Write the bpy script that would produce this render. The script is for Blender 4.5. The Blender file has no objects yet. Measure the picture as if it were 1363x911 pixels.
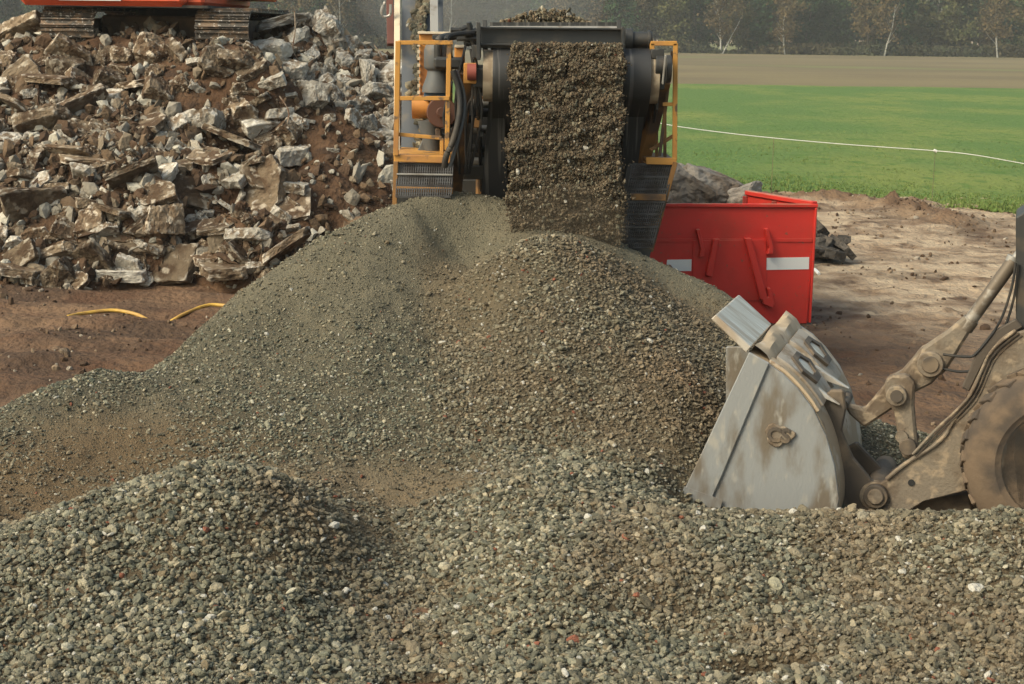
import bpy, bmesh, math, random
import numpy as np
from mathutils import Vector, Matrix, Euler

R = math.radians
C = bpy.context.scene.collection
SC = bpy.context.scene
random.seed(7)
rng = np.random.default_rng(11)

# ------------------------------------------------------------------ camera
H = 4.0
FPX = 2000.0
PITCH = math.atan((455.5 - 45) / FPX)
ROLL = R(0.8)
cam_d = bpy.data.cameras.new("camera")
cam = bpy.data.objects.new("camera", cam_d)
C.objects.link(cam)
cam_d.sensor_width = 36
cam_d.lens = FPX / 1363 * 36
cam_d.clip_start = 0.1
cam_d.clip_end = 6000
_f = Vector((0, math.cos(PITCH), -math.sin(PITCH)))
_r0 = Vector((1, 0, 0))
_u0 = Vector((0, math.sin(PITCH), math.cos(PITCH)))
_r = math.cos(ROLL) * _r0 + math.sin(ROLL) * _u0
_u = -math.sin(ROLL) * _r0 + math.cos(ROLL) * _u0
m = Matrix((_r, _u, -_f)).transposed().to_4x4()
m.translation = Vector((0, 0, H))
cam.matrix_world = m
SC.camera = cam
CAM = Vector((0, 0, H))

# ------------------------------------------------------------------ light
SUN_EL, SUN_AZ = R(42), R(-62)          # azimuth measured from +Y towards +X; the sun is to the left, a little behind
SUN_DIR = Vector((math.sin(SUN_AZ) * math.cos(SUN_EL), -0.55 * math.cos(SUN_EL), math.sin(SUN_EL))).normalized()
world = bpy.data.worlds.new("World")
SC.world = world
world.use_nodes = True
nt = world.node_tree
bg = nt.nodes["Background"]
sky = nt.nodes.new("ShaderNodeTexSky")
sky.sky_type = 'NISHITA'
sky.sun_disc = False
sky.sun_elevation = math.asin(SUN_DIR.z)
sky.sun_rotation = math.atan2(SUN_DIR.x, SUN_DIR.y)
sky.air_density = 1.2
sky.dust_density = 4.0
sky.ozone_density = 0.6
veil = nt.nodes.new("ShaderNodeMix"); veil.data_type = 'RGBA'; veil.blend_type = 'MULTIPLY'   # thin warm overcast veil over the sky
veil.inputs[0].default_value = 1.0; veil.inputs[7].default_value = (1.0, .985, .83, 1)
nt.links.new(sky.outputs[0], veil.inputs[6]); nt.links.new(veil.outputs[2], bg.inputs[0])
bg.inputs[1].default_value = 0.15
sd = bpy.data.lights.new("sun", 'SUN')
sd.energy = 1.9
sd.angle = R(28)
sd.color = (1.0, 0.95, 0.79)
sun = bpy.data.objects.new("sun", sd)
C.objects.link(sun)
sun.location = (-30, -20, 40)
sun.rotation_euler = SUN_DIR.to_track_quat('Z', 'Y').to_euler()
SC.view_settings.view_transform = 'Standard'
SC.view_settings.look = 'None'
SC.view_settings.exposure = 0.66
SC.view_settings.gamma = 1.0
SC.view_settings.use_curve_mapping = False
SC.render.engine = 'CYCLES'
SC.cycles.use_denoising = True
SC.cycles.max_bounces = 5
SC.cycles.diffuse_bounces = 3
SC.cycles.glossy_bounces = 2
SC.cycles.volume_bounces = 0
SC.cycles.transparent_max_bounces = 6


# ------------------------------------------------------------------ helpers
def ray(px, py):
    px = float(px); py = float(py)
    return _f + (px - 681.5) / FPX * _r + (455.5 - py) / FPX * _u


def P(px, py, Y):
    d = ray(px, py); Y = float(Y)
    return CAM + d * (Y / d.y)


def G(px, py, z=0.0):
    d = ray(px, py)
    return CAM + d * ((z - H) / d.z)


def vnoise(x, y, seed=0):
    xi = np.floor(x).astype(np.int64); yi = np.floor(y).astype(np.int64)
    xf = x - xi; yf = y - yi
    def h(a, b):
        n = (a * 374761393 + b * 668265263 + seed * 1442695041) & 0xffffffff
        n = ((n ^ (n >> 13)) * 1274126177) & 0xffffffff
        n = (n ^ (n >> 16)) & 0xffffffff
        return n / 4294967295.0
    u = xf * xf * (3 - 2 * xf); v = yf * yf * (3 - 2 * yf)
    return (h(xi, yi) * (1 - u) + h(xi + 1, yi) * u) * (1 - v) + (h(xi, yi + 1) * (1 - u) + h(xi + 1, yi + 1) * u) * v


def fbm(x, y, octv=4, seed=0):
    s = 0; a = 1; t = 0
    for i in range(octv):
        s = s + a * (vnoise(x, y, seed + i) * 2 - 1); t += a
        x = x * 2.03 + 17.1; y = y * 2.03 + 9.7; a *= .5
    return s / t


def sstep(a, b, x):
    t = np.clip((x - a) / (b - a), 0, 1)
    return t * t * (3 - 2 * t)


class TPS:
    def __init__(self, pts, reg=0.02):
        p = np.array(pts, float)
        self.c = p[:, :2]
        n = len(p)
        K = self.k(self.c, self.c) + reg * np.eye(n)
        A = np.zeros((n + 3, n + 3)); A[:n, :n] = K
        A[:n, n] = 1; A[:n, n + 1:] = self.c
        A[n, :n] = 1; A[n + 1:, :n] = self.c.T
        b = np.zeros(n + 3); b[:n] = p[:, 2]
        self.w = np.linalg.solve(A, b)

    @staticmethod
    def k(a, b):
        r2 = ((a[:, None, :] - b[None, :, :]) ** 2).sum(-1)
        return .5 * r2 * np.log(r2 + 1e-9)

    def __call__(self, x, y):
        sh = np.shape(x)
        q = np.stack([np.ravel(x), np.ravel(y)], 1)
        out = np.empty(len(q))
        for i in range(0, len(q), 40000):
            s = q[i:i + 40000]
            out[i:i + 40000] = self.k(s, self.c) @ self.w[:-3] + self.w[-3] + s @ self.w[-2:]
        return out.reshape(sh)


# ---- materials
MATS = {}


def mat(name, col, rough=.8, metal=0., col2=None, scale=3., lo=.4, hi=.6, bump=0., bscale=40., col3=None, scale3=14., lo3=.55, hi3=.7,
        stretch=(1, 1, 1), edge=None, detail=6., bump_d=.02, rnd=0., attr=None, instancer=False, spec=.5, slope=None):
    if name in MATS:
        return MATS[name]
    M = bpy.data.materials.new(name)
    M.use_nodes = True
    t = M.node_tree; N = t.nodes; Lk = t.links
    b = N["Principled BSDF"]
    b.inputs["Roughness"].default_value = rough
    b.inputs["Metallic"].default_value = metal
    b.inputs["Specular IOR Level"].default_value = spec
    tc = N.new("ShaderNodeTexCoord")
    mp = N.new("ShaderNodeMapping"); mp.inputs["Scale"].default_value = stretch
    Lk.new(tc.outputs["Object"], mp.inputs["Vector"])
    vec = mp.outputs[0]
    oi = None
    if rnd:
        oi = N.new("ShaderNodeObjectInfo")
        mul = N.new("ShaderNodeVectorMath"); mul.operation = 'MULTIPLY_ADD'
        cx = N.new("ShaderNodeCombineXYZ")
        for k in range(3): Lk.new(oi.outputs["Random"], cx.inputs[k])
        Lk.new(cx.outputs[0], mul.inputs[0]); mul.inputs[1].default_value = (97, 53, 31); Lk.new(vec, mul.inputs[2])
        vec = mul.outputs[0]
    def noise(sc, det=detail):
        n = N.new("ShaderNodeTexNoise"); n.inputs["Scale"].default_value = sc; n.inputs["Detail"].default_value = det
        Lk.new(vec, n.inputs["Vector"]); return n.outputs[0]
    def ramp(fac, a, c):
        r = N.new("ShaderNodeMapRange"); r.interpolation_type = 'SMOOTHSTEP'
        r.inputs[1].default_value = a; r.inputs[2].default_value = c; Lk.new(fac, r.inputs[0]); return r.outputs[0]
    def mix(fac, a, c, mode='MIX'):
        x = N.new("ShaderNodeMix"); x.data_type = 'RGBA'; x.blend_type = mode
        for s, v in ((0, fac), (6, a), (7, c)):
            if hasattr(v, 'is_output'): Lk.new(v, x.inputs[s])
            else: x.inputs[s].default_value = v if s == 0 else (*v[:3], 1)
        return x.outputs[2]
    if attr:
        a = N.new("ShaderNodeAttribute"); a.attribute_name = attr
        a.attribute_type = 'INSTANCER' if instancer else 'GEOMETRY'
        base = a.outputs["Color"]
    else:
        base = col
    if col2: base = mix(ramp(noise(scale), lo, hi), base, col2)
    if col3: base = mix(ramp(noise(scale3), lo3, hi3), base, col3)
    if slope:    # dust/soil settled on upward faces
        g = N.new("ShaderNodeNewGeometry"); sx = N.new("ShaderNodeSeparateXYZ"); Lk.new(g.outputs["Normal"], sx.inputs[0])
        f1 = ramp(sx.outputs[2], .3, .95)
        mm = N.new("ShaderNodeMath"); mm.operation = 'MULTIPLY'; Lk.new(f1, mm.inputs[0]); Lk.new(ramp(noise(scale * 1.7), .35, .6), mm.inputs[1])
        base = mix(mm.outputs[0], base, slope)
    if edge:
        g = N.new("ShaderNodeNewGeometry")
        f1 = ramp(g.outputs["Pointiness"], .515, .56)
        mm = N.new("ShaderNodeMath"); mm.operation = 'MULTIPLY'; Lk.new(f1, mm.inputs[0]); Lk.new(ramp(noise(scale * 3.1), .35, .6), mm.inputs[1])
        base = mix(mm.outputs[0], base, edge)
    if rnd:
        hsv = N.new("ShaderNodeHueSaturation")
        mr = N.new("ShaderNodeMapRange"); Lk.new(oi.outputs["Random"], mr.inputs[0]); mr.inputs[3].default_value = 1 - rnd; mr.inputs[4].default_value = 1 + rnd
        Lk.new(mr.outputs[0], hsv.inputs["Value"])
        if hasattr(base, 'is_output'): Lk.new(base, hsv.inputs["Color"])
        else: hsv.inputs["Color"].default_value = (*base[:3], 1)
        base = hsv.outputs[0]
    if hasattr(base, 'is_output'): Lk.new(base, b.inputs["Base Color"])
    else: b.inputs["Base Color"].default_value = (*base[:3], 1)
    if bump:
        bp = N.new("ShaderNodeBump"); bp.inputs["Strength"].default_value = bump; bp.inputs["Distance"].default_value = bump_d
        Lk.new(noise(bscale, 8), bp.inputs["Height"]); Lk.new(bp.outputs[0], b.inputs["Normal"])
    MATS[name] = M
    return M


def tag(o, label=None, cat=None, group=None, kind=None):
    if label: o["label"] = label
    if cat: o["category"] = cat
    if cat and not kind: o["kind"] = "thing"
    if group: o["group"] = group
    if kind: o["kind"] = kind
    return o


def empty(name, loc, label=None, cat=None, group=None, kind=None):
    o = bpy.data.objects.new(name, None)
    o.empty_display_size = .2
    C.objects.link(o)
    o.location = loc
    return tag(o, label, cat, group, kind)


def link(name, me, material=None, parent=None):
    o = bpy.data.objects.new(name, me)
    C.objects.link(o)
    if material is not None and not me.materials:
        me.materials.append(material)
    if parent is not None:
        o.parent = parent
        loc = parent.location if parent.parent is None else Vector((0, 0, 0))   # child meshes are modelled in world space
        o.matrix_parent_inverse = Matrix.Translation(-loc)
    return o


class MB:
    def __init__(s):
        s.v = []; s.f = []

    def add(s, vs, fs):
        o = len(s.v)
        s.v += [tuple(v) for v in vs]
        s.f += [tuple(i + o for i in f) for f in fs]
        return s

    def hexa(s, a, b):     # two quads (4 points each)
        return s.add(list(a) + list(b), [(3, 2, 1, 0), (4, 5, 6, 7)] + [(i, (i + 1) % 4, 4 + (i + 1) % 4, 4 + i) for i in range(4)])

    def box(s, c, d, rot=None):
        c = Vector(c); x, y, z = d[0] / 2, d[1] / 2, d[2] / 2
        q = [Vector(p) for p in ((-x, -y, -z), (x, -y, -z), (x, y, -z), (-x, y, -z), (-x, -y, z), (x, -y, z), (x, y, z), (-x, y, z))]
        if rot is not None: q = [rot @ p for p in q]
        q = [p + c for p in q]
        return s.hexa(q[:4], q[4:])

    def bar(s, a, b, w, h=None, up=(0, 0, 1)):
        a = Vector(a); b = Vector(b); h = h or w
        d = (b - a).normalized(); up = Vector(up)
        if abs(d.dot(up)) > .95: up = Vector((0, 1, 0))
        x = d.cross(up).normalized(); y = x.cross(d).normalized()
        o = [(-w / 2, -h / 2), (w / 2, -h / 2), (w / 2, h / 2), (-w / 2, h / 2)]
        return s.hexa([a + x * i + y * j for i, j in o], [b + x * i + y * j for i, j in o])

    def cyl(s, a, b, r, r2=None, n=20, caps=True):
        a = Vector(a); b = Vector(b); r2 = r if r2 is None else r2
        d = (b - a).normalized(); up = Vector((0, 0, 1)) if abs(d.z) < .9 else Vector((0, 1, 0))
        x = d.cross(up).normalized(); y = x.cross(d).normalized()
        vs = []
        for c, rr in ((a, r), (b, r2)):
            vs += [c + (x * math.cos(2 * math.pi * i / n) + y * math.sin(2 * math.pi * i / n)) * rr for i in range(n)]
        fs = [(i, (i + 1) % n, n + (i + 1) % n, n + i) for i in range(n)]
        if caps: fs += [tuple(range(n - 1, -1, -1)), tuple(range(n, 2 * n))]
        return s.add(vs, fs)

    def lathe(s, c, axis, prof, n=32):   # prof: (along axis, radius)
        c = Vector(c); d = Vector(axis).normalized(); up = Vector((0, 0, 1)) if abs(d.z) < .9 else Vector((0, 1, 0))
        x = d.cross(up).normalized(); y = x.cross(d).normalized()
        vs = []; fs = []
        for a, rr in prof:
            vs += [c + d * a + (x * math.cos(2 * math.pi * i / n) + y * math.sin(2 * math.pi * i / n)) * rr for i in range(n)]
        for k in range(len(prof) - 1):
            fs += [(k * n + i, k * n + (i + 1) % n, (k + 1) * n + (i + 1) % n, (k + 1) * n + i) for i in range(n)]
        fs += [tuple(range(n - 1, -1, -1)), tuple(range((len(prof) - 1) * n, len(prof) * n))]
        return s.add(vs, fs)

    def prism(s, pts, ext):
        ext = Vector(ext); n = len(pts)
        vs = [Vector(p) for p in pts] + [Vector(p) + ext for p in pts]
        fs = [tuple(range(n - 1, -1, -1)), tuple(range(n, 2 * n))] + [(i, (i + 1) % n, n + (i + 1) % n, n + i) for i in range(n)]
        return s.add(vs, fs)

    def tube(s, pts, r, n=8):
        pts = [Vector(p) for p in pts]
        vs = []; fs = []
        for k, p in enumerate(pts):
            d = (pts[min(k + 1, len(pts) - 1)] - pts[max(k - 1, 0)]).normalized()
            up = Vector((0, 0, 1)) if abs(d.z) < .9 else Vector((0, 1, 0))
            x = d.cross(up).normalized(); y = x.cross(d).normalized()
            vs += [p + (x * math.cos(2 * math.pi * i / n) + y * math.sin(2 * math.pi * i / n)) * r for i in range(n)]
        for k in range(len(pts) - 1):
            fs += [(k * n + i, k * n + (i + 1) % n, (k + 1) * n + (i + 1) % n, (k + 1) * n + i) for i in range(n)]
        fs += [tuple(range(n - 1, -1, -1)), tuple(range((len(pts) - 1) * n, len(pts) * n))]
        return s.add(vs, fs)

    def mesh(s, name, bevel=0., smooth=False):
        me = bpy.data.meshes.new(name)
        bm = bmesh.new()
        vv = [bm.verts.new(v) for v in s.v]
        for f in s.f:
            try: bm.faces.new([vv[i] for i in f])
            except ValueError: pass
        bmesh.ops.recalc_face_normals(bm, faces=bm.faces)
        if bevel:
            es = [e for e in bm.edges if len(e.link_faces) == 2 and e.calc_face_angle(0) > .5 and e.calc_length() > bevel * 2.2]
            bmesh.ops.bevel(bm, geom=es, offset=bevel, segments=1, affect='EDGES', clamp_overlap=True)
        bm.to_mesh(me); bm.free()
        if smooth:
            for p in me.polygons: p.use_smooth = True
            try: me.set_sharp_from_angle(angle=R(38))
            except Exception: pass
        return me

    def build(s, name, material, parent=None, bevel=0., smooth=False):
        return link(name, s.mesh(name, bevel, smooth), material, parent)


def bez(pts, n=10):     # catmull-rom through points
    pts = [Vector(p) for p in pts]
    q = [pts[0]] + pts + [pts[-1]]
    out = []
    for i in range(1, len(q) - 2):
        for k in range(n):
            t = k / n
            a, b, c, d = q[i - 1], q[i], q[i + 1], q[i + 2]
            out.append(.5 * ((2 * b) + (c - a) * t + (2 * a - 5 * b + 4 * c - d) * t * t + (3 * b - a - 3 * c + d) * t ** 3))
    out.append(pts[-1])
    return out


def grid_mesh(name, X, Y, Z, extra=None):
    ny, nx = X.shape
    me = bpy.data.meshes.new(name)
    co = np.stack([X, Y, Z], -1).reshape(-1, 3)
    idx = np.arange(nx * ny).reshape(ny, nx)
    q = np.stack([idx[:-1, :-1], idx[:-1, 1:], idx[1:, 1:], idx[1:, :-1]], -1).reshape(-1, 4)
    return co, q


def np_mesh(name, co, quads, smooth=True):
    me = bpy.data.meshes.new(name)
    co = np.asarray(co, np.float32); quads = np.asarray(quads, np.int32)
    me.vertices.add(len(co)); me.vertices.foreach_set("co", co.ravel())
    k = quads.shape[1]
    me.loops.add(quads.size); me.loops.foreach_set("vertex_index", quads.ravel())
    me.polygons.add(len(quads))
    me.polygons.foreach_set("loop_start", np.arange(0, quads.size, k, dtype=np.int32))
    me.polygons.foreach_set("use_smooth", np.full(len(quads), smooth))
    me.update(calc_edges=True)
    return me


def set_attr(me, name, typ, data):
    a = me.attributes.new(name, typ, 'POINT')
    key = {'FLOAT': 'value', 'INT': 'value', 'FLOAT_VECTOR': 'vector', 'FLOAT_COLOR': 'color', 'BOOLEAN': 'value'}[typ]
    a.data.foreach_set(key, np.ascontiguousarray(data).ravel())


# ---- geometry-node stones: angular convex lumps instanced on the loose points of a mesh
def stone_nodes(name, stone_mat, nvar=7, flat=.72, sub=2, lo=.62, hi=1.12):
    g = bpy.data.node_groups.new(name, 'GeometryNodeTree')
    g.interface.new_socket("Geometry", in_out='INPUT', socket_type='NodeSocketGeometry')
    g.interface.new_socket("Geometry", in_out='OUTPUT', socket_type='NodeSocketGeometry')
    N = g.nodes; Lk = g.links
    gi = N.new("NodeGroupInput"); go = N.new("NodeGroupOutput")
    g2i = N.new("GeometryNodeGeometryToInstance")
    for k in range(nvar):
        ico = N.new("GeometryNodeMeshIcoSphere"); ico.inputs["Radius"].default_value = .5; ico.inputs["Subdivisions"].default_value = sub
        sp = N.new("GeometryNodeSetPosition")
        pos = N.new("GeometryNodeInputPosition")
        wn = N.new("FunctionNodeRandomValue"); wn.data_type = 'FLOAT'
        wn.inputs[2].default_value = lo; wn.inputs[3].default_value = hi
        wn.inputs["Seed"].default_value = 13 * k + 5
        vm = N.new("ShaderNodeVectorMath"); vm.operation = 'SCALE'
        Lk.new(pos.outputs[0], vm.inputs[0]); Lk.new(wn.outputs[1], vm.inputs["Scale"])
        Lk.new(ico.outputs[0], sp.inputs["Geometry"]); Lk.new(vm.outputs[0], sp.inputs["Position"])
        hull = N.new("GeometryNodeConvexHull"); Lk.new(sp.outputs[0], hull.inputs[0])
        tr = N.new("GeometryNodeTransform")
        r = random.Random(k)
        tr.inputs["Scale"].default_value = (r.uniform(1.0, 1.35), r.uniform(.8, 1.05), r.uniform(flat * .8, flat * 1.15))
        Lk.new(hull.outputs[0], tr.inputs["Geometry"])
        sm = N.new("GeometryNodeSetMaterial"); sm.inputs["Material"].default_value = stone_mat
        Lk.new(tr.outputs[0], sm.inputs["Geometry"])
        Lk.new(sm.outputs[0], g2i.inputs[0])
    def named(n, t):
        a = N.new("GeometryNodeInputNamedAttribute"); a.data_type = t; a.inputs[0].default_value = n
        return a.outputs[0]
    iop = N.new("GeometryNodeInstanceOnPoints")
    Lk.new(gi.outputs[0], iop.inputs["Points"])
    Lk.new(g2i.outputs[0], iop.inputs["Instance"])
    iop.inputs["Pick Instance"].default_value = True
    Lk.new(named("sel", 'BOOLEAN'), iop.inputs["Selection"])
    Lk.new(named("idx", 'INT'), iop.inputs["Instance Index"])
    Lk.new(named("rot", 'FLOAT_VECTOR'), iop.inputs["Rotation"])
    Lk.new(named("scl", 'FLOAT_VECTOR'), iop.inputs["Scale"])
    jn = N.new("GeometryNodeJoinGeometry")
    Lk.new(gi.outputs[0], jn.inputs[0]); Lk.new(iop.outputs[0], jn.inputs[0])
    Lk.new(jn.outputs[0], go.inputs[0])
    return g


def scatter_object(name, sheet_co, sheet_q, sheet_mat, pts, scl, col, ng, rot=None, sheet_col=None):
    n0, n = len(sheet_co), len(pts)
    co = np.concatenate([np.asarray(sheet_co).reshape(-1, 3), pts]) if n0 else np.asarray(pts)
    if n0:
        me = np_mesh(name, co, sheet_q)
    else:
        me = bpy.data.meshes.new(name); me.vertices.add(n); me.vertices.foreach_set("co", np.asarray(co, np.float32).ravel())
    sel = np.zeros(n0 + n, bool); sel[n0:] = True
    set_attr(me, "sel", 'BOOLEAN', sel)
    set_attr(me, "idx", 'INT', np.concatenate([np.zeros(n0, np.int32), rng.integers(0, 1000, n).astype(np.int32)]))
    rr = rng.uniform(0, 6.283, (n, 3)) if rot is None else rot
    if rot is None: rr[:, 0] *= .12; rr[:, 1] *= .12
    set_attr(me, "rot", 'FLOAT_VECTOR', np.concatenate([np.zeros((n0, 3)), rr]).astype(np.float32))
    if np.ndim(scl) == 1: scl = np.repeat(scl[:, None], 3, 1)
    set_attr(me, "scl", 'FLOAT_VECTOR', np.concatenate([np.ones((n0, 3)), scl]).astype(np.float32))
    cc = np.ones((n0 + n, 4), np.float32)
    cc[n0:, :3] = col
    if sheet_col is not None: cc[:n0, :3] = sheet_col
    set_attr(me, "col", 'FLOAT_COLOR', cc)
    if sheet_mat: me.materials.append(sheet_mat)
    o = bpy.data.objects.new(name, me)
    C.objects.link(o)
    md = o.modifiers.new("stones", 'NODES'); md.node_group = ng
    return o


# ================================================================== GROUND
M_ground = mat("ground_soil", (1, 1, 1), .92, attr="col", col2=(.10, .062, .038), scale=1.6, lo=.54, hi=.7, bump=1., bscale=9, bump_d=.09,
               stretch=(1, 1, 1), spec=.25)
xs = np.concatenate([-np.geomspace(13.05, 2500, 60)[::-1], np.arange(-13, 16, .07), np.geomspace(16.05, 2500, 60)])
ys = np.concatenate([-np.geomspace(.5, 300, 14)[::-1] + 6, np.arange(6, 11, .2), np.arange(11, 30, .07), np.arange(30, 46, .14), np.geomspace(46.2, 4500, 70)])
X, Y = np.meshgrid(xs, ys)


RL = [G(a, b) for a, b in ((985, 262), (1060, 267), (1130, 270), (1190, 276), (1225, 285), (1262, 297))]


def ridge(X, Y):
    d = np.full(np.shape(X), 1e9)
    for a, b in zip(RL[:-1], RL[1:]):
        ax, ay, bx, by = a.x, a.y, b.x, b.y
        L2 = (bx - ax) ** 2 + (by - ay) ** 2
        t = np.clip(((X - ax) * (bx - ax) + (Y - ay) * (by - ay)) / L2, 0, 1)
        d = np.minimum(d, np.hypot(X - ax - t * (bx - ax), Y - ay - t * (by - ay)))
    return np.exp(-(d / (.62 + .3 * fbm(X * .8, Y * .8, 2, 53))) ** 2)


def ground_h(X, Y):
    near = 1 - sstep(38, 60, Y)
    near = near * (1 - sstep(14, 30, np.abs(X)))
    z = .05 * fbm(X * .5, Y * .5, 3, 3) + .045 * fbm(X * 1.4, Y * 1.6, 4, 5) + .040 * fbm(X * 4, Y * 5, 4, 8) * (.4 + sstep(-.1, .4, fbm(X * .5, Y * .5, 2, 12)))
    # wheel ruts: left yard runs across, right yard curves away
    l = sstep(1.5, -1.5, X)
    rut = np.sin((Y + .12 * X + .25 * fbm(X * .4, Y * .4, 2, 21)) * 5.2)
    z = z + l * .05 * np.clip(rut, -.6, 1)
    q = np.sqrt((X - 14) ** 2 + (Y - 12) ** 2)
    z = z + (1 - l) * .04 * np.clip(np.sin(q * 4.1 + 1.5 * fbm(X * .25, Y * .25, 2, 31)), -.5, 1) * sstep(-.2, .5, fbm(X * .2, Y * .2, 2, 37))
    # tyre lug prints in the right yard
    z = z + (1 - l) * .012 * (np.sin(X * 21 + Y * 9) > .3) * sstep(.15, .4, fbm(X * .22 + 5, Y * .3, 2, 44))
    # spoil ridge along the grass
    rd = ridge(X, Y)
    z = z + rd * (.20 + .22 * fbm(X * 2.6, Y * 2.6, 4, 51))
    z = z * near
    return z - .06 * sstep(13.2, 12.4, Y) * sstep(6.5, 5.5, np.abs(X))


def grass_edge(X):
    return np.where(X < 0, 47.0, np.interp(X, [0, 4.5, 6.6, 9.5, 12.5, 18, 60], [47, 43, 38.5, 37, 34.8, 31.5, 26])) + .35 * np.sin(X * 1.3) + .18 * np.sin(X * 4.1 + 1)


Z = ground_h(X, Y)
co, q = grid_mesh("ground", X, Y, Z)
# colours of the soils themselves (wet brown loam, dry pale sand, peat)
loam = np.array([.084, .044, .025]); sand = np.array([.46, .365, .255]); tan = np.array([.20, .13, .08]); dark = np.array([.055, .034, .022])
n1 = fbm(X * .35, Y * .5, 4, 61); n2 = fbm(X * .8, Y * .9, 5, 67); n3 = fbm(X * 3.2, Y * 3.6, 4, 71)
sandy = sstep(3.5, 6.5, X + .22 * (Y - 20)) * sstep(18.5, 23, Y + .9 * n1 * 4)
sandy = np.clip(sandy * (1.02 + .8 * n1 + .7 * n2 + .5 * n3), 0, 1)
wet = np.clip(.5 + .9 * n2 + .5 * n3, 0, 1)
base = loam * (1 - wet[..., None] * .6) + tan * (wet[..., None] * .6)
colr = base * (1 - sandy[..., None]) + (sand * .6 + tan * .4 + (sand - tan) * .4 * n3[..., None]) * sandy[..., None]
dk = sstep(.08, .42, fbm(X * .7, Y * .9, 5, 77)) * (.8 - .5 * sandy)
dk = np.maximum(dk, .75 * np.exp(-(((X - 4.2) / 2.3) ** 2 + ((Y - 19.3) / 1.5) ** 2)) * np.clip(.7 + n3 * 1.5, 0, 1))
colr = colr * (1 - dk[..., None]) + dark * dk[..., None]
rd = ridge(X, Y)[..., None]
colr = colr * (1 - rd) + np.array([.13, .078, .045]) * rd
me = np_mesh("ground", co, q)
cc = np.ones((len(co), 4), np.float32); cc[:, :3] = colr.reshape(-1, 3)
set_attr(me, "col", 'FLOAT_COLOR', cc)
me.materials.append(M_ground)
ground = link("ground", me)
tag(ground, "bare brown and sandy building yard soil with wheel ruts", "ground", kind="structure")


def field(name, y0f, y1f, z, material, label, ny=40, seed=0):
    xx = np.concatenate([-np.geomspace(30, 1500, 30)[::-1], np.arange(-29, 40, .5), np.geomspace(40.5, 1500, 30)])
    t = np.linspace(0, 1, ny)
    XX, T = np.meshgrid(xx, t)
    YY = y0f(XX) * (1 - T ** .8) + y1f(XX) * T ** .8
    ZZ = np.full_like(XX, z) + (.05 * fbm(XX * .3, YY * .3, 3, seed) + .03) * sstep(0, .05, T)
    c, qq = grid_mesh(name, XX, YY, ZZ)
    m_ = np_mesh(name, c, qq); m_.materials.append(material)
    return tag(link(name, m_), label, "field", kind="structure")


M_grass = mat("meadow_grass", (.082, .142, .036), .95, col2=(.145, .18, .045), scale=.12, lo=.42, hi=.68, col3=(.07, .13, .025), scale3=1.4, lo3=.5, hi3=.7,
              bump=1., bscale=5, bump_d=.12, stretch=(1, .6, 1), spec=.2)
M_stub = mat("stubble", (.165, .135, .072), .95, col2=(.12, .092, .058), scale=.03, lo=.4, hi=.62, col3=(.16, .17, .065), scale3=.03, lo3=.5, hi3=.75,
             bump=1., bscale=2, bump_d=.15, stretch=(.5, .9, 1), spec=.2)
M_verge = mat("verge_grass", (.12, .135, .055), .95, col2=(.17, .16, .08), scale=.15, bump=1., bscale=3, bump_d=.2, spec=.2)
field("grass_field", grass_edge, lambda x: 128 + x * 0.0, .03, M_grass, "bright green meadow beyond the yard", 60, 81)
field("harvested_field", lambda x: 127.5 + x * 0, lambda x: 352 + x * 0., .05, M_stub, "brown harvested stubble field before the tree line", 30, 83)
field("field_verge", lambda x: 346 + x * 0, lambda x: 900 + x * 0., .06, M_verge, "rough grass strip under the trees", 12, 85)

# grass tufts along the near meadow edge
M_tuft = mat("grass_blades", (1, 1, 1), .9, attr="col", spec=.2)
def tufts():
    n = 26000
    x = rng.uniform(-3, 21, n); e = grass_edge(x)
    d = rng.exponential(7.5, n) - .55 * rng.random(n) ** 2
    y = e + d
    keep = (fbm(x * .9, y * .9, 3, 91) > -.25 - d * .1)
    x, y = x[keep], y[keep]; n = len(x)
    V = []; F = []; CO = []
    h = rng.uniform(.025, .07, n) * (1 + .5 * fbm(x * .5, y * .5, 2, 93))
    k = 3
    a = rng.uniform(0, 6.28, (n, k)); lean = rng.uniform(.0, .06, (n, k)); wd = rng.uniform(.012, .03, (n, k))
    ox = x[:, None] + rng.uniform(-.04, .04, (n, k)); oy = y[:, None] + rng.uniform(-.04, .04, (n, k))
    ca, sa = np.cos(a), np.sin(a)
    p0 = np.stack([ox - sa * wd, oy + ca * wd, np.full_like(ox, .02)], -1)
    p1 = np.stack([ox + sa * wd, oy - ca * wd, np.full_like(ox, .02)], -1)
    p2 = np.stack([ox + ca * lean, oy + sa * lean, .04 + np.repeat(h[:, None], k, 1)], -1)
    co = np.stack([p0, p1, p2], 2).reshape(-1, 3)
    tri = np.arange(len(co)).reshape(-1, 3)
    me = np_mesh("grass_tufts", co, tri, False)
    g = rng.random(n * k)[:, None]
    c = np.array([.085, .15, .033]) * (1 - g) + np.array([.16, .185, .06]) * g
    cc = np.ones((len(co), 4), np.float32); cc[:, :3] = np.repeat(c, 3, 0)
    set_attr(me, "col", 'FLOAT_COLOR', cc)
    o = link("grass_tufts", me, M_tuft)
    tag(o, "short green grass tufts along the near edge of the meadow", "grass", kind="stuff")
tufts()

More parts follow.
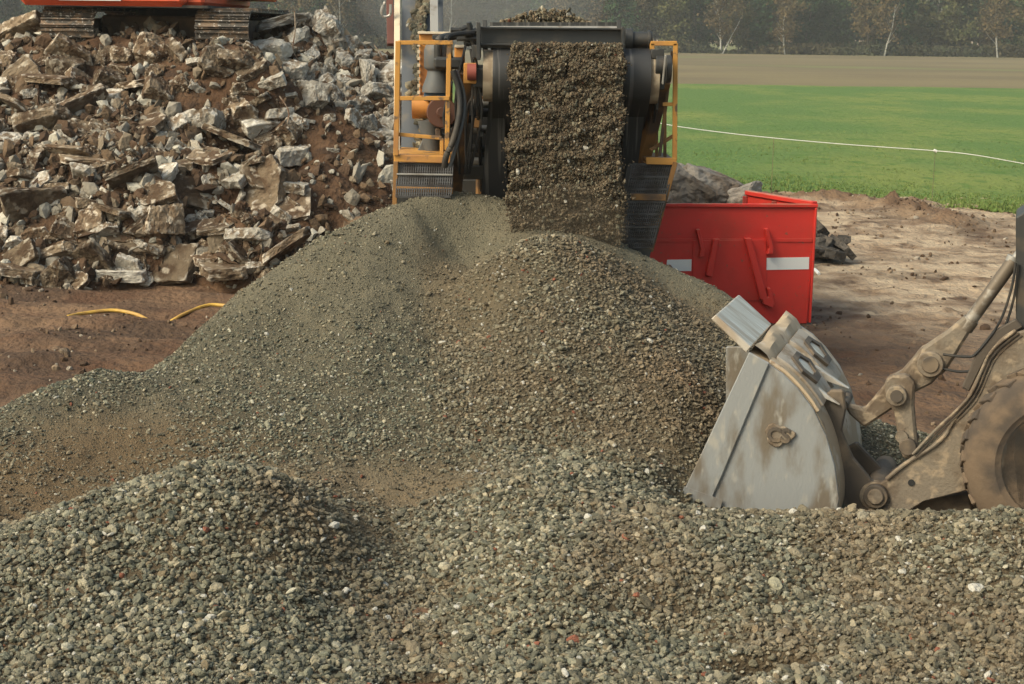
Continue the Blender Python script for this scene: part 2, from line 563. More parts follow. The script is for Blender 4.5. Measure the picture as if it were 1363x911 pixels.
# ================================================================== GRAVEL
gp = []
def g_(*a):
    for (px, py, Yd) in a:
        if py > 560: Yd = Yd * (1 - .045 * (py - 560) / 320)
        p = P(px, py, Yd); gp.append((p.x, p.y, p.z))
g_((-60, 775, 9.8), (0, 745, 9.9), (100, 702, 10.1), (240, 662, 10.35), (350, 634, 10.65), (395, 646, 10.75), (445, 690, 10.78),
   (100, 800, 9.6), (350, 790, 9.85), (350, 720, 10.2), (350, 860, 9.35), (200, 740, 10.0), (0, 830, 9.45),
   (520, 665, 12.0), (520, 730, 11.2), (560, 800, 10.5), (550, 870, 9.75), (470, 760, 10.5),
   (60, 625, 12.5), (130, 605, 12.8), (200, 560, 13.2), (20, 700, 11.7), (150, 668, 12.0), (260, 645, 12.0), (330, 640, 12.1), (420, 642, 12.1), (600, 645, 12.1),
   (0, 545, 13.5), (130, 492, 14.1), (200, 497, 14.3), (-80, 600, 13), (60, 570, 13.0),
   (300, 560, 13.1), (300, 480, 14.1), (400, 560, 13.0), (400, 450, 14.4), (500, 560, 12.95), (500, 450, 14.2), (500, 360, 15.2), (560, 300, 15.9),
   (480, 289, 16.1), (540, 268, 16.3), (600, 263, 16.4), (670, 269, 16.6), (400, 337, 16.0), (300, 407, 15.6), (245, 455, 15.2),
   (590, 400, 15.05), (635, 340, 16.0), (590, 330, 15.95), (620, 450, 14.35),
   (660, 345, 15.05), (700, 320, 15.2), (740, 316, 15.2), (790, 330, 15.2), (840, 385, 14.8), (910, 455, 14.4), (900, 395, 15.7), (960, 430, 15.4), (740, 400, 14.25), (740, 500, 13.3), (740, 590, 12.6), (850, 480, 13.7), (860, 580, 12.75),
   (640, 520, 13.25), (650, 600, 12.55), (660, 430, 14.2),
   (830, 327, 16.2), (900, 357, 16.2), (985, 402, 16.0), (800, 330, 15.8),
   (870, 622, 12.2), (930, 520, 13.5), (900, 590, 12.7),
   (690, 640, 11.5), (820, 655, 11.6), (700, 725, 10.5), (800, 690, 10.95), (700, 800, 9.9), (900, 760, 10.2), (900, 850, 9.85),
   (895, 672, 11.5), (950, 682, 11.6), (1000, 682, 11.5), (1117, 679, 11.1), (1180, 692, 10.8), (1270, 692, 10.6), (1363, 690, 10.5), (1450, 692, 10.4), (1560, 692, 10.4),
   (1100, 760, 10.4), (1300, 760, 10.1), (1300, 850, 9.55), (1100, 850, 9.6), (1500, 850, 9.5), (1000, 880, 9.4))
for (px, py, Yd) in ((480, 289, 16.1), (540, 268, 16.3), (600, 263, 16.4), (670, 269, 16.6), (400, 337, 16.0), (300, 407, 15.6), (245, 455, 15.2), (830, 327, 16.2), (900, 357, 16.2), (985, 402, 16.0), (130, 492, 14.1), (0, 545, 13.5), (-80, 600, 13)):
    p = P(px, py, Yd); gp.append((p.x * 1.03, p.y + p.z * 1.5 + .15, -.12)); gp.append((p.x * 1.02, p.y + p.z * .6, p.z * .6))
for x in np.arange(-6.5, 7, 1.1):
    gp.append((x, 8.15, .02 + .05 * math.sin(x * 2.3 + 1))); gp.append((x, 7.4, -.2))
for (x, y) in ((3.4, 11.6), (4.2, 11.5), (5.2, 11.3), (6.2, 11.3), (3.4, 12.6), (5, 12.4)): gp.append((x, y, .0))
for (x, y) in ((2.0, 12.6), (2.6, 12.4), (2.5, 13.4), (2.9, 12.9)): gp.append((x, y, .12))
for (x, y, z) in ((3.2, 14.2, .35), (3.9, 13.9, .3), (4.6, 14, .1), (3.6, 15.3, .12), (3.1, 16.5, .1), (4.2, 16.5, -.25), (5.5, 14.5, -.25), (-6, 14.5, .1), (-6, 12, .5), (-5.5, 16, -.25), (-4.6, 16.5, -.3), (6.5, 13, -.2)): gp.append((x, y, z))
for a_ in ((912, 676, 11.95), (940, 680, 12.0), (975, 682, 11.95)):
    p = P(*a_); gp.append((p.x, p.y, p.z - .02))
tps = TPS(gp, .01)


def fines(x, y):
    """1 where the surface is sandy fines, 0 where it is clean coarse stone (areas traced in plan)"""
    f = np.zeros_like(x)
    def blob(px, py, Yd, rx, ry, a, rotd=0):
        p = P(px, py, Yd); dx = x - p.x; dy = y - p.y
        c, s = math.cos(R(rotd)), math.sin(R(rotd)); dx, dy = dx * c + dy * s, -dx * s + dy * c
        return a * np.exp(-((dx / rx) ** 2 + (dy / ry) ** 2) ** 1.5)
    for b in ((380, 380, 15.4, 1.7, .8, .62), (500, 360, 15.4, 1.2, 1.2, .62), (300, 480, 14.1, .9, .7, .3), (570, 290, 16.2, 1.1, .9, .95), (890, 375, 15.9, 1.3, .55, 1.0), (975, 425, 15.6, .8, .5, .95), (640, 330, 15.9, .6, .6, .6),
              (140, 615, 12.7, .8, .6, 1.0), (70, 685, 11.9, .9, .6, 1.0), (190, 565, 13.1, .35, .5, .8), (520, 655, 12.0, .95, .4, 1.0), (460, 720, 11.0, .5, .6, .6), (310, 645, 12.1, .8, .25, .9),
              (860, 615, 12.4, .6, .35, .6), (1010, 710, 11.05, 1.0, .18, .35), (560, 600, 12.6, .9, .3, .0)):
        f = np.maximum(f, blob(*b))
    return np.clip(f + .28 * fbm(x * 1.1, y * 1.1, 3, 101) * (f > .02), 0, 1)


def gravel_h(x, y, rough=True):
    z = tps(x, y)
    if rough:
        f = fines(x, y)
        for px_, py_, rx_, ry_ in ((555, 911, .24, .10), (1012, 902, .30, .10)):
            p_ = G(px_, py_); z = z - .30 * np.exp(-(((x - p_.x) / rx_) ** 2 + ((y - p_.y) / ry_) ** 2) ** 2)
        z = z + .05 * fbm(x * 1.3, y * 1.3, 3, 111) + (.034 - .006 * f) * fbm(x * 5, y * 5, 3, 117) + .014 * fbm(x * 20, y * 20, 2, 119)
    return z


def newcone(x, y):
    p = P(740, 316, 15.2)
    d = np.sqrt(((x - p.x - .2) / 1.0) ** 2 + ((y - p.y + .2) / 1.0) ** 2)
    return sstep(2.9, 2.2, d + .25 * fbm(x * 1.5, y * 1.5, 2, 123)) * sstep(p.y + .9, p.y + .2, y) * sstep(-1.15, -.75, x + (p.y - y) * -.12)


M_fines = mat("gravel_fines", (1, 1, 1), .95, attr="col", bump=1., bscale=60, bump_d=.03, spec=.2)
M_stone = mat("crushed_stone", (1, 1, 1), .85, attr="col", instancer=True, spec=.3, bump=.5, bscale=3.5, bump_d=.1)
NG = stone_nodes("crushed_stones", M_stone)
PAL = np.array([[.130, .130, .100], [.19, .185, .145], [.070, .078, .064], [.24, .22, .17], [.30, .265, .20], [.155, .16, .13], [.088, .088, .068], [.38, .36, .30], [.15, .12, .08]])


def stone_cols(n, brown=None):
    c = PAL[rng.choice(len(PAL), n, p=[.18, .16, .15, .12, .09, .12, .09, .04, .05])] * rng.uniform(.68, 1.36, (n, 1)) * np.array([1.0, 1.0, .93])
    if brown is not None:
        b = np.clip(brown, 0, 1)[:, None]
        c = c * (1 - b) + np.array([.15, .108, .068]) * rng.uniform(.6, 1.5, (n, 1)) * b
    w = rng.random(n)
    c[w < .016] = np.array([.44, .42, .37]) * rng.uniform(.8, 1.1)
    c[(w > .016) & (w < .020)] = (.21, .08, .048)
    return c


def gravel_object(name, label, region, n, seed, step=.035):
    # region(x,y) -> bool mask
    xs = np.arange(-6.2, 6.6, step); ys = np.arange(7.6, 19.6, step)
    X, Y = np.meshgrid(xs, ys)
    Z = gravel_h(X, Y)
    ok = region(X, Y) & (Z > -.12) & (np.abs(X) < Y * .40 + .6)
    idx = np.arange(X.size).reshape(X.shape)
    qm = ok[:-1, :-1] & ok[:-1, 1:] & ok[1:, 1:] & ok[1:, :-1]
    q = np.stack([idx[:-1, :-1], idx[:-1, 1:], idx[1:, 1:], idx[1:, :-1]], -1)[qm]
    used = np.unique(q); remap = -np.ones(X.size, np.int64); remap[used] = np.arange(len(used))
    co = np.stack([X, Y, Z], -1).reshape(-1, 3)[used]; q = remap[q]
    f = fines(co[:, 0], co[:, 1])
    nz = fbm(co[:, 0] * 9, co[:, 1] * 9, 3, 131)
    front = sstep(13.5, 11.5, co[:, 1])
    gry = np.array([.147, .133, .094]); brn = np.array([.16, .115, .068])
    lv = np.exp(-(((co[:, 0] + 3.4) / 1.15) ** 2 + ((co[:, 1] - 12.2) / 1.1) ** 2) ** 2)
    deep = lv[:, None] * (.6 + .4 * np.clip(nz, 0, 1))[:, None]
    brown_f = np.clip(front * .8 + lv * .9 + newcone(co[:, 0], co[:, 1]) * .5 + .2 * nz, 0, 1)[:, None]
    sc_ = (gry * (1 - brown_f) + brn * brown_f) * (.55 + .45 * f)[:, None] * (1 + .18 * nz)[:, None]
    sc_ = sc_ * (1 - deep) + np.array([.098, .068, .038]) * deep
    # stones
    x = rng.uniform(-6.2, 6.6, n * 3); y = 7.7 + (19 - 7.7) * rng.random(n * 3) ** 1.15
    z0 = tps(x, y)
    keep = region(x, y) & (z0 > -.1) & (np.abs(x) < y * .37 + .3)
    x, y = x[keep], y[keep]
    f = fines(x, y)
    nc = newcone(x, y)
    dens = np.clip(1.0 - f * .66, .3, 1) * np.where((y > 12.2) & (nc < .5), .9, 1.)
    keep = (rng.random(len(x)) < dens) & (gravel_h(x, y) > -.1)
    x, y, f, nc = x[keep][:n], y[keep][:n], f[keep][:n], nc[keep][:n]
    z = gravel_h(x, y)
    fr = sstep(13.2, 11.6, y)
    big = .49 + .31 * fr + .18 * nc
    s = rng.lognormal(math.log(.034), .36, len(x)) * big
    s = np.clip(s, .012, .085)
    small = rng.random(len(x)) < np.clip(f * 1.1, .0, .93)
    s = np.where(small, s * .62, s)
    scl = s[:, None] * rng.uniform(.7, 1.35, (len(x), 3))
    pts = np.stack([x, y, z + s * rng.uniform(.0, .42, len(x))], 1)
    nb = fbm(x * 1.2, y * 1.2, 3, 141)
    col = stone_cols(len(x), np.clip(nc * .34 + .14 * fr + .75 * np.clip(nb, 0, 1) * (fr + nc) + f * .45, 0, .9))
    o = scatter_object(name, co, q, M_fines, pts, scl, col, NG, sheet_col=sc_)
    tag(o, label, "gravel", kind="stuff")
    return o


def split(x, y):    # the valley between the big heap and the foreground windrow
    return np.interp(x, [-6.5, -4, -3.2, -1.5, 0, 1.3, 2, 3, 7], [11.9, 11.6, 11.6, 11.9, 12.1, 12.1, 11.9, 11.7, 11.7])
gravel_object("gravel_heap", "tall grey heap of crushed concrete under the falling stream", lambda x, y: y >= split(x, y) - .001, 125000, 1)
gravel_object("gravel_windrow", "low bank of coarse crushed stone across the foreground", lambda x, y: y < split(x, y) + .03, 115000, 2)

def clods():
    n = 30000
    x = rng.uniform(-10, 14, n); y = rng.uniform(12.5, 40, n)
    d = .12 + .9 * sstep(.05, .45, fbm(x * .7, y * .9, 5, 77)) + 1.2 * ridge(x, y)
    keep = (rng.random(n) < d * .55) & (np.abs(x) < y * .40) & ((x > 1.8) | (x < -1.5)) & (y < grass_edge(x) + .3)
    x, y = x[keep], y[keep]; n = len(x)
    z = ground_h(x, y)
    s = np.clip(rng.lognormal(math.log(.035), .55, n), .012, .14)
    c = np.array([[.07, .042, .025], [.12, .08, .05], [.19, .14, .095], [.30, .26, .21]])[rng.choice(4, n, p=[.42, .33, .17, .08])] * rng.uniform(.8, 1.2, (n, 1))
    o = scatter_object("soil_clods", np.zeros((0, 3)), None, None, np.stack([x, y, z + s * .12], 1), s[:, None] * rng.uniform(.7, 1.3, (n, 3)), c, NG, rot=rng.uniform(0, 6.28, (n, 3)))
    tag(o, "loose brown clods and pebbles strewn over the bare yard soil", "soil", kind="stuff")
clods()

# ================================================================== RUBBLE HEAP
rp = []
def r_(*a):
    for (px, py, Yd) in a:
        p = P(px, py, Yd); rp.append((p.x, p.y, p.z))
for px, py in ((-200, 395), (-100, 392), (0, 388), (100, 385), (200, 378), (280, 368), (350, 352)):
    p = G(px, py); rp.append((p.x, p.y, -.05)); rp.append((p.x, p.y - 1.2, -.6))
for px in (-200, -100, 0, 100, 200, 300, 350):
    top = 64 + (px - 100) * .012
    r_((px, top + 4, 28.2), (px, top - 8, 30.6))
    r_((px, 215, 25.2), (px, 140, 26.6), (px, 300, 24.0))
r_((400, 55, 30.2), (450, 66, 30.0), (500, 84, 29.6), (540, 120, 29.0), (400, 120, 28.2), (450, 150, 27.6), (500, 180, 27.4), (420, 240, 25.9), (480, 260, 25.8), (540, 220, 27.0), (400, 300, 24.9), (440, 330, 24.5), (470, 100, 29.0))
for px in (-200, 0, 200, 350, 450, 550):
    p = P(px, 70, 33); rp.append((p.x, 33, 3.2 if px < 400 else 2.2)); rp.append((p.x, 41, -.3))
rp += [(-.5, 30, 1.2), (-.2, 27, .5), (.8, 29, -.3), (-1.2, 25, .3), (-.4, 24.5, -.3), (-3, 23.3, -.2), (.8, 33, -.3), (-16, 25, 1.5), (-16, 22.5, -.4), (-16, 30, 3.6), (-16, 40, -.3)]
rtps = TPS(rp, .02)


def rub_h(x, y):
    return rtps(x, y) + .34 * fbm(x * .7, y * .7, 3, 151) + .10 * fbm(x * 3, y * 3, 3, 157)


M_rsoil = mat("heap_soil", (.066, .036, .020), .95, col2=(.105, .062, .037), scale=1.6, lo=.45, hi=.65, col3=(.045, .028, .019), scale3=3.5, bump=1., bscale=7, bump_d=.12, spec=.2)
xs = np.arange(-16, 1.2, .09); ys = np.arange(22, 41.5, .09)
X, Y = np.meshgrid(xs, ys); Z = rub_h(X, Y)
co, q = grid_mesh("r", X, Y, Z)
soil = np_mesh("heap_soil", co, q); soil.materials.append(M_rsoil)
tag(link("heap_soil", soil), "dark brown soil bank holding the broken concrete rubble", "soil", kind="stuff")


# ---- broken concrete pieces (shared meshes)
def chunk_mesh(name, dims, seed, npts=13, rough=.03):
    from mathutils import noise
    r = random.Random(seed * 7 + 1)
    slab = seed % 3 == 0
    bm = bmesh.new()
    bmesh.ops.create_cube(bm, size=1.0)
    for v in bm.verts: v.co = Vector((v.co.x * dims[0] * 1.1, v.co.y * dims[1] * 1.1, v.co.z * dims[2]))
    for k in range(r.randint(5, 7) if slab else r.randint(7, 10)):
        a = r.uniform(0, 2 * math.pi)
        el = r.gauss(0, .18) if slab else math.asin(r.uniform(-.85, .85))
        n = Vector((math.cos(a) * math.cos(el), math.sin(a) * math.cos(el), math.sin(el)))
        ext = sum(abs(n[q]) * dims[q] / 2 for q in range(3))
        bis = bmesh.ops.bisect_plane(bm, geom=bm.verts[:] + bm.edges[:] + bm.faces[:], plane_co=n * ext * r.uniform(.62, .84), plane_no=n, clear_outer=True)
        es = [e for e in bis["geom_cut"] if isinstance(e, bmesh.types.BMEdge)]
        if es: bmesh.ops.holes_fill(bm, edges=es)
    bmesh.ops.remove_doubles(bm, verts=bm.verts, dist=.01 * max(dims))
    bmesh.ops.dissolve_degenerate(bm, edges=bm.edges, dist=.01 * max(dims))
    bmesh.ops.bevel(bm, geom=bm.edges[:], offset=min(dims) * .05, segments=1, affect='EDGES', clamp_overlap=True)
    bmesh.ops.triangulate(bm, faces=bm.faces)
    for it in range(4):
        es = [e for e in bm.edges if e.calc_length() > .085 * max(dims)]
        if not es or len(bm.verts) > 2200: break
        bmesh.ops.subdivide_edges(bm, edges=es, cuts=1)
        bmesh.ops.triangulate(bm, faces=bm.faces)
    bm.normal_update()
    off = Vector((seed * 3.1, 1.7 * seed, 0))
    for v in bm.verts:
        side = 1 if (not slab or abs(v.normal.z) < .6) else .45
        k = noise.fractal(v.co * 5 + off, 1, 2, 3) * .055 * side + noise.fractal(v.co * 17 + off, .9, 2, 3) * .016
        v.co += v.normal * k * (.5 + .5 * min(dims))
    bmesh.ops.recalc_face_normals(bm, faces=bm.faces)
    me = bpy.data.meshes.new(name); bm.to_mesh(me); bm.free()
    return me


M_cdirty = mat("dirty_concrete", (.165, .125, .085), .94, col2=(.078, .050, .031), scale=2.2, lo=.40, hi=.58, col3=(.36, .31, .245), scale3=4.5, lo3=.56, hi3=.66, bump=1., bscale=11, bump_d=.05, rnd=.35, spec=.2, edge=(.42, .38, .32))
M_cpale = mat("pale_concrete", (.36, .33, .28), .92, col2=(.17, .125, .085), scale=2.2, lo=.46, hi=.62, col3=(.52, .49, .44), scale3=6, lo3=.5, hi3=.65, bump=1., bscale=13, bump_d=.04, rnd=.3, spec=.2, edge=(.5, .47, .42))
M_cgrey = mat("grey_concrete", (.245, .23, .205), .92, col2=(.13, .10, .072), scale=2, lo=.45, hi=.62, col3=(.40, .385, .35), scale3=5, lo3=.5, hi3=.66, bump=1., bscale=12, bump_d=.05, rnd=.3, spec=.2, edge=(.42, .40, .36))
KINDS = {
    'slab': ([chunk_mesh("dirty_slab_%d" % i, (1, random.uniform(.6, .9), random.uniform(.2, .36)), i * 3) for i in range(10)], M_cdirty),
    'pale': ([chunk_mesh("pale_piece_%d" % i, (1, random.uniform(.6, .85), random.uniform(.3, .5)), i) for i in range(9)], M_cpale),
    'grey': ([chunk_mesh("grey_boulder_%d" % i, (1, random.uniform(.7, .95), random.uniform(.55, .75)), i * 3 + 1) for i in range(9)], M_cgrey),
    'lump': ([chunk_mesh("brown_lump_%d" % i, (1, random.uniform(.7, .9), random.uniform(.5, .75)), i * 3 + 2) for i in range(7)], M_cdirty),
}
KINDS['rock'] = ([chunk_mesh('rock_%d' % i, (1, .85, .7), i * 3 + 1) for i in range(4)], mat('dull_rock', (.20, .18, .158), .92, col2=(.095, .072, .055), scale=1.6, lo=.42, hi=.62, col3=(.24, .21, .18), scale3=3, lo3=.55, hi3=.7, bump=.8, bscale=9, bump_d=.05, rnd=.2, spec=.2))
for ms, m_ in KINDS.values():
    for me in ms: me.materials.append(m_)
GRP = "broken concrete pieces in the rubble heap"


def put_chunk(kind, loc, size, rot, label, group=GRP, var=None, name=None):
    ms = KINDS[kind][0]
    me = ms[(random.randrange(len(ms)) if var is None else var) % len(ms)]
    o = bpy.data.objects.new(name or {'slab': 'concrete_slab', 'pale': 'concrete_fragment', 'grey': 'concrete_boulder', 'lump': 'concrete_lump', 'rock': 'boulder'}[kind], me)
    o.location = loc; o.rotation_euler = rot
    o.scale = (size,) * 3 if not hasattr(size, '__len__') else size
    C.objects.link(o)
    tag(o, label, {'slab': 'slab', 'pale': 'rubble', 'grey': 'boulder', 'rock': 'boulder', 'lump': 'rubble'}[kind], group)
    return o


def heap_hit(px, py):
    d = ray(px, py); lo, hi = 21.0, 34.0
    t = np.linspace(lo, hi, 260)
    xs_ = d.x / d.y * t; zs = H + d.z / d.y * t
    h = rub_h(xs_, t)
    k = np.argmax(zs < h)
    if zs[k] >= h[k]: return None
    return Vector((xs_[k], t[k], zs[k]))


# hand-placed pieces one can point to: (px, py, kind, width px, rotation deg, flattening, label)
HAND = [
    (134, 131, 'pale', 56, (15, -8, 20), (1, .8, .75), "near-white squared concrete block high in the middle of the rubble heap below the excavator"),
    (116, 178, 'slab', 56, (62, 20, 5), (1, .8, .5), "flat tan diamond-faced slab just below the near-white block on the heap"),
    (355, 235, 'slab', 70, (58, 18, 12), (1, .85, .5), "large tan slab standing tilted on the right side of the rubble heap"),
    (375, 278, 'slab', 86, (50, -10, 8), (1, .8, .4), "broad brown slab leaning just below the tilted tan slab"),
    (170, 321, 'slab', 86, (48, 8, 4), (1, .8, .45), "dark brown slab with pale rim leaning low at the front of the heap"),
    (165, 368, 'pale', 76, (3, 2, 4), (1, .6, .42), "pale flat slab lying on the soil at the foot of the heap"),
    (184, 354, 'pale', 30, (10, 10, 40), (1, .8, 1.1), "small pointed pale stone sitting on the flat slab at the heap foot"),
    (20, 350, 'slab', 62, (60, -32, -10), (1, .8, .6), "tall pinkish slab standing at the far left foot of the heap"),
    (48, 369, 'pale', 44, (5, 5, 10), (1, .8, .7), "grey blocky stone at the left foot of the heap"),
    (280, 344, 'slab', 52, (18, -5, 5), (1, .7, .9), "squarish tan slab with broken front face at the heap foot"),
    (325, 342, 'slab', 62, (35, 40, 20), (1, .6, .6), "long slab sliding down to the right foot of the heap"),
    (212, 238, 'pale', 54, (28, -32, 10), (1, .6, .7), "smooth pale slab propped up at a slant in the middle of the heap"),
    (120, 215, 'slab', 90, (8, 3, 4), (1, .8, .38), "wide flat slab jutting out over a dark hollow"),
    (28, 105, 'slab', 66, (60, -35, 12), (1, .7, .5), "dark leaning slab on the upper left of the heap"),
    (85, 95, 'lump', 46, (10, 10, 0), (1, .8, 1.2), "brown upright lump left below the excavator's near track"),
    (232, 58, 'pale', 22, (5, 5, 20), (1, .8, .9), "small white block lying in front of the excavator's frame"),
    (375, 34, 'grey', 60, (0, -14, 10), (1, .5, .35), "long grey beam fragment lying on the heap's crest right of the excavator"),
    (438, 38, 'grey', 0.0 or 34, (10, 25, 0), (.9, .9, 1.15), "upright rounded grey boulder on the crest of the heap"),
    (400, 52, 'grey', 32, (40, 20, 30), (1, .9, .9), "grey boulder left of the upright one on the crest"),
    (505, 90, 'grey', 44, (10, 5, 10), (1, .8, .75), "large grey boulder on the heap's right shoulder beside the crusher"),
    (478, 215, 'pale', 14, (10, 60, 10), (1, .7, .8), "small white stone alone on the dark soil face"),
    (444, 197, 'pale', 20, (10, 5, 10), (1, .7, .7), "small pale stone above the dark soil hollow"),
    (348, 180, 'slab', 34, (30, -20, 30), (1, .8, .9), "tan chipped block right of centre on the heap"),
    (505, 175, 'pale', 46, (20, 5, 10), (1, .8, .6), "broad whitish fragment beside the crusher railing"),
]
for (px, py, kind, w, rot, sc, lab) in HAND:
    p = heap_hit(px, py + 6) or P(px, py, 29.5)
    s = w / (FPX / p.y)
    zsh = .1 * s
    o = put_chunk(kind, p + Vector((0, .02, zsh)), tuple(s * k * 1.05 for k in sc), tuple(R(a) for a in rot), lab, var=int(px))
    o["group"] = GRP

# loose-fitting rest of the individuals: sampled over the visible face, biggest first
LAB = {
    ('slab', 0): "dirty tan concrete slab wedged in the rubble heap below the excavator",
    ('slab', 1): "soil-stained concrete slab near the foot of the rubble heap",
    ('pale', 0): "pale broken concrete fragment in the upper rubble heap",
    ('pale', 1): "pale broken concrete fragment low on the rubble heap",
    ('grey', 0): "rounded grey concrete boulder on the heap's right shoulder by the crusher",
    ('grey', 1): "grey concrete boulder among the pieces on the far crest of the heap",
    ('lump', 0): "brown soil-caked concrete lump in the rubble heap",
}
placed = []
tries = 0
while len(placed) < 272 and tries < 26000:
    tries += 1
    px = random.uniform(-40, 560); py = random.uniform(30, 385)
    p = heap_hit(px, py)
    if p is None or p.z < .02: continue
    darkzone = 392 < px < 535 and py > 165 + max(0, px - 480) * .6
    right = px > 385 + (py - 60) * .35 and not darkzone
    if darkzone and random.random() < .998: continue
    soilzone = 180 < px < 330 and 85 < py < 150
    if soilzone and random.random() < .85: continue
    huge, big = len(placed) < 30, len(placed) < 130
    if 50 < px < 335 and py < (100 if huge else 76): continue
    w = random.uniform(58, 88) if huge else (random.uniform(32, 56) if big else random.uniform(17, 30))
    if right: w *= .7
    if any((px - a) ** 2 + (py - b) ** 2 < (.30 * (w + c)) ** 2 for a, b, c in placed): continue
    s = w / (FPX / p.y)
    if right: kind = 'grey' if random.random() < .7 else 'pale'
    else: kind = 'slab' if huge else random.choices(['slab', 'pale', 'lump'], [.52, .18, .30] if (py < 160 and px < 340) else [.42, .44, .14])[0]
    placed.append((px, py, w))
    rot = (random.gauss(R(32), R(22)), random.gauss(0, R(24)), random.uniform(-.6, .6) + random.choice((0, math.pi))) if kind != 'grey' else tuple(random.uniform(0, 6) for _ in range(3))
    lab = LAB[(kind, 0)] if kind == 'lump' else LAB[(kind, 0 if (kind == 'grey' and px > 380) or (kind != 'grey' and py < 215) else 1)]
    fl = random.uniform(.8, 1.2) * (.6 if huge else 1)
    o = put_chunk(kind, p + Vector((0, 0, .12 * s)), (s, s * random.uniform(.8, 1.15), s * fl), rot, lab)
    o["group"] = lab + "s" if not lab.endswith('s') else lab
# small debris as one object
n = 12500
x = rng.uniform(-12, .9, n * 3); y = rng.uniform(22.4, 31.5, n * 3)
z = rtps(x, y)
keep = (z > -.02) & (np.abs(x) < y * .36)
dz = ((x > -4.1) & (y < 28.2) & (y > 24)) | (fbm(x * .55, y * .55, 2, 191) > .34)
keep &= ~(dz & (rng.random(len(x)) < .8))
x, y = x[keep][:n], y[keep][:n]; z = rub_h(x, y)
s = np.clip(rng.lognormal(math.log(.10), .58, len(x)), .03, .30)
rc = np.array([[.25, .225, .185], [.125, .085, .054], [.075, .047, .03], [.36, .34, .29], [.18, .145, .105]])[rng.choice(5, len(x), p=[.2, .3, .27, .08, .15])] * rng.uniform(.8, 1.2, (len(x), 1))
M_deb = mat("debris_stone", (1, 1, 1), .92, attr="col", instancer=True, spec=.2, bump=.6, bscale=3, bump_d=.1)
o = scatter_object("rubble_debris", np.zeros((0, 3)), None, None, np.stack([x, y, z + s * .25], 1), s[:, None] * rng.uniform(.7, 1.3, (len(x), 3)), rc, stone_nodes("debris_stones", M_deb, 9, .55, 1, .7, 1.35), rot=rng.uniform(0, 6.28, (len(x), 3)))
tag(o, "small concrete crumbs and stones filling the rubble heap", "debris", kind="stuff")

# rebar wires poking out
M_rebar = mat("rusty_rebar", (.16, .085, .05), .8, col2=(.3, .24, .18), scale=8)
for pts, lab in (([(372, 128), (384, 148), (381, 168), (368, 184)], "thin bent reinforcing wire hanging over the upper slabs"),
                 ([(392, 15), (393, 40), (390, 66), (398, 82)], "thin upright bent rod on the crest beside the beam fragment"),
                 ([(498, 60), (508, 75), (512, 92)], "short rusty wire arching over a boulder by the crusher")):
    base = heap_hit(*pts[-1]) or P(pts[-1][0], pts[-1][1], 29)
    w_ = MB().tube(bez([P(a, b, base.y - .1) for a, b in pts], 6), .013, 6)
    tag(w_.build("reinforcing_rod", M_rebar, smooth=True), lab, "rod", "reinforcing rods")

# ================================================================== EXCAVATOR on the heap
M_red = mat("excavator_paint", (.60, .085, .028), .5, col2=(.42, .06, .03), scale=2, lo=.55, hi=.75)
M_track = mat("track_steel", (.055, .047, .04), .7, .3, col2=(.17, .115, .075), scale=5, lo=.45, hi=.6, col3=(.42, .40, .37), scale3=22, lo3=.6, hi3=.66)
M_under = mat("muddy_undercarriage", (.12, .078, .05), .9, col2=(.07, .05, .037), scale=2.5, bump=.6, bscale=12)
M_black = mat("black_machine_parts", (.012, .012, .012), .7, col2=(.05, .04, .03), scale=4, lo=.5, hi=.7)
M_wband = mat("silver_band", (.5, .5, .48), .5)
ex0 = P(195, 66, 28.3)
ex = empty("excavator", ex0, "orange-red crawler excavator standing on top of the rubble heap, seen end-on", "excavator")
def exl(a, b, c):   # local frame: x right, y away, z up, slight yaw
    ca, sa = math.cos(R(-3)), math.sin(R(-3))
    return ex0 + Vector((a * ca - b * sa, a * sa + b * ca, c))
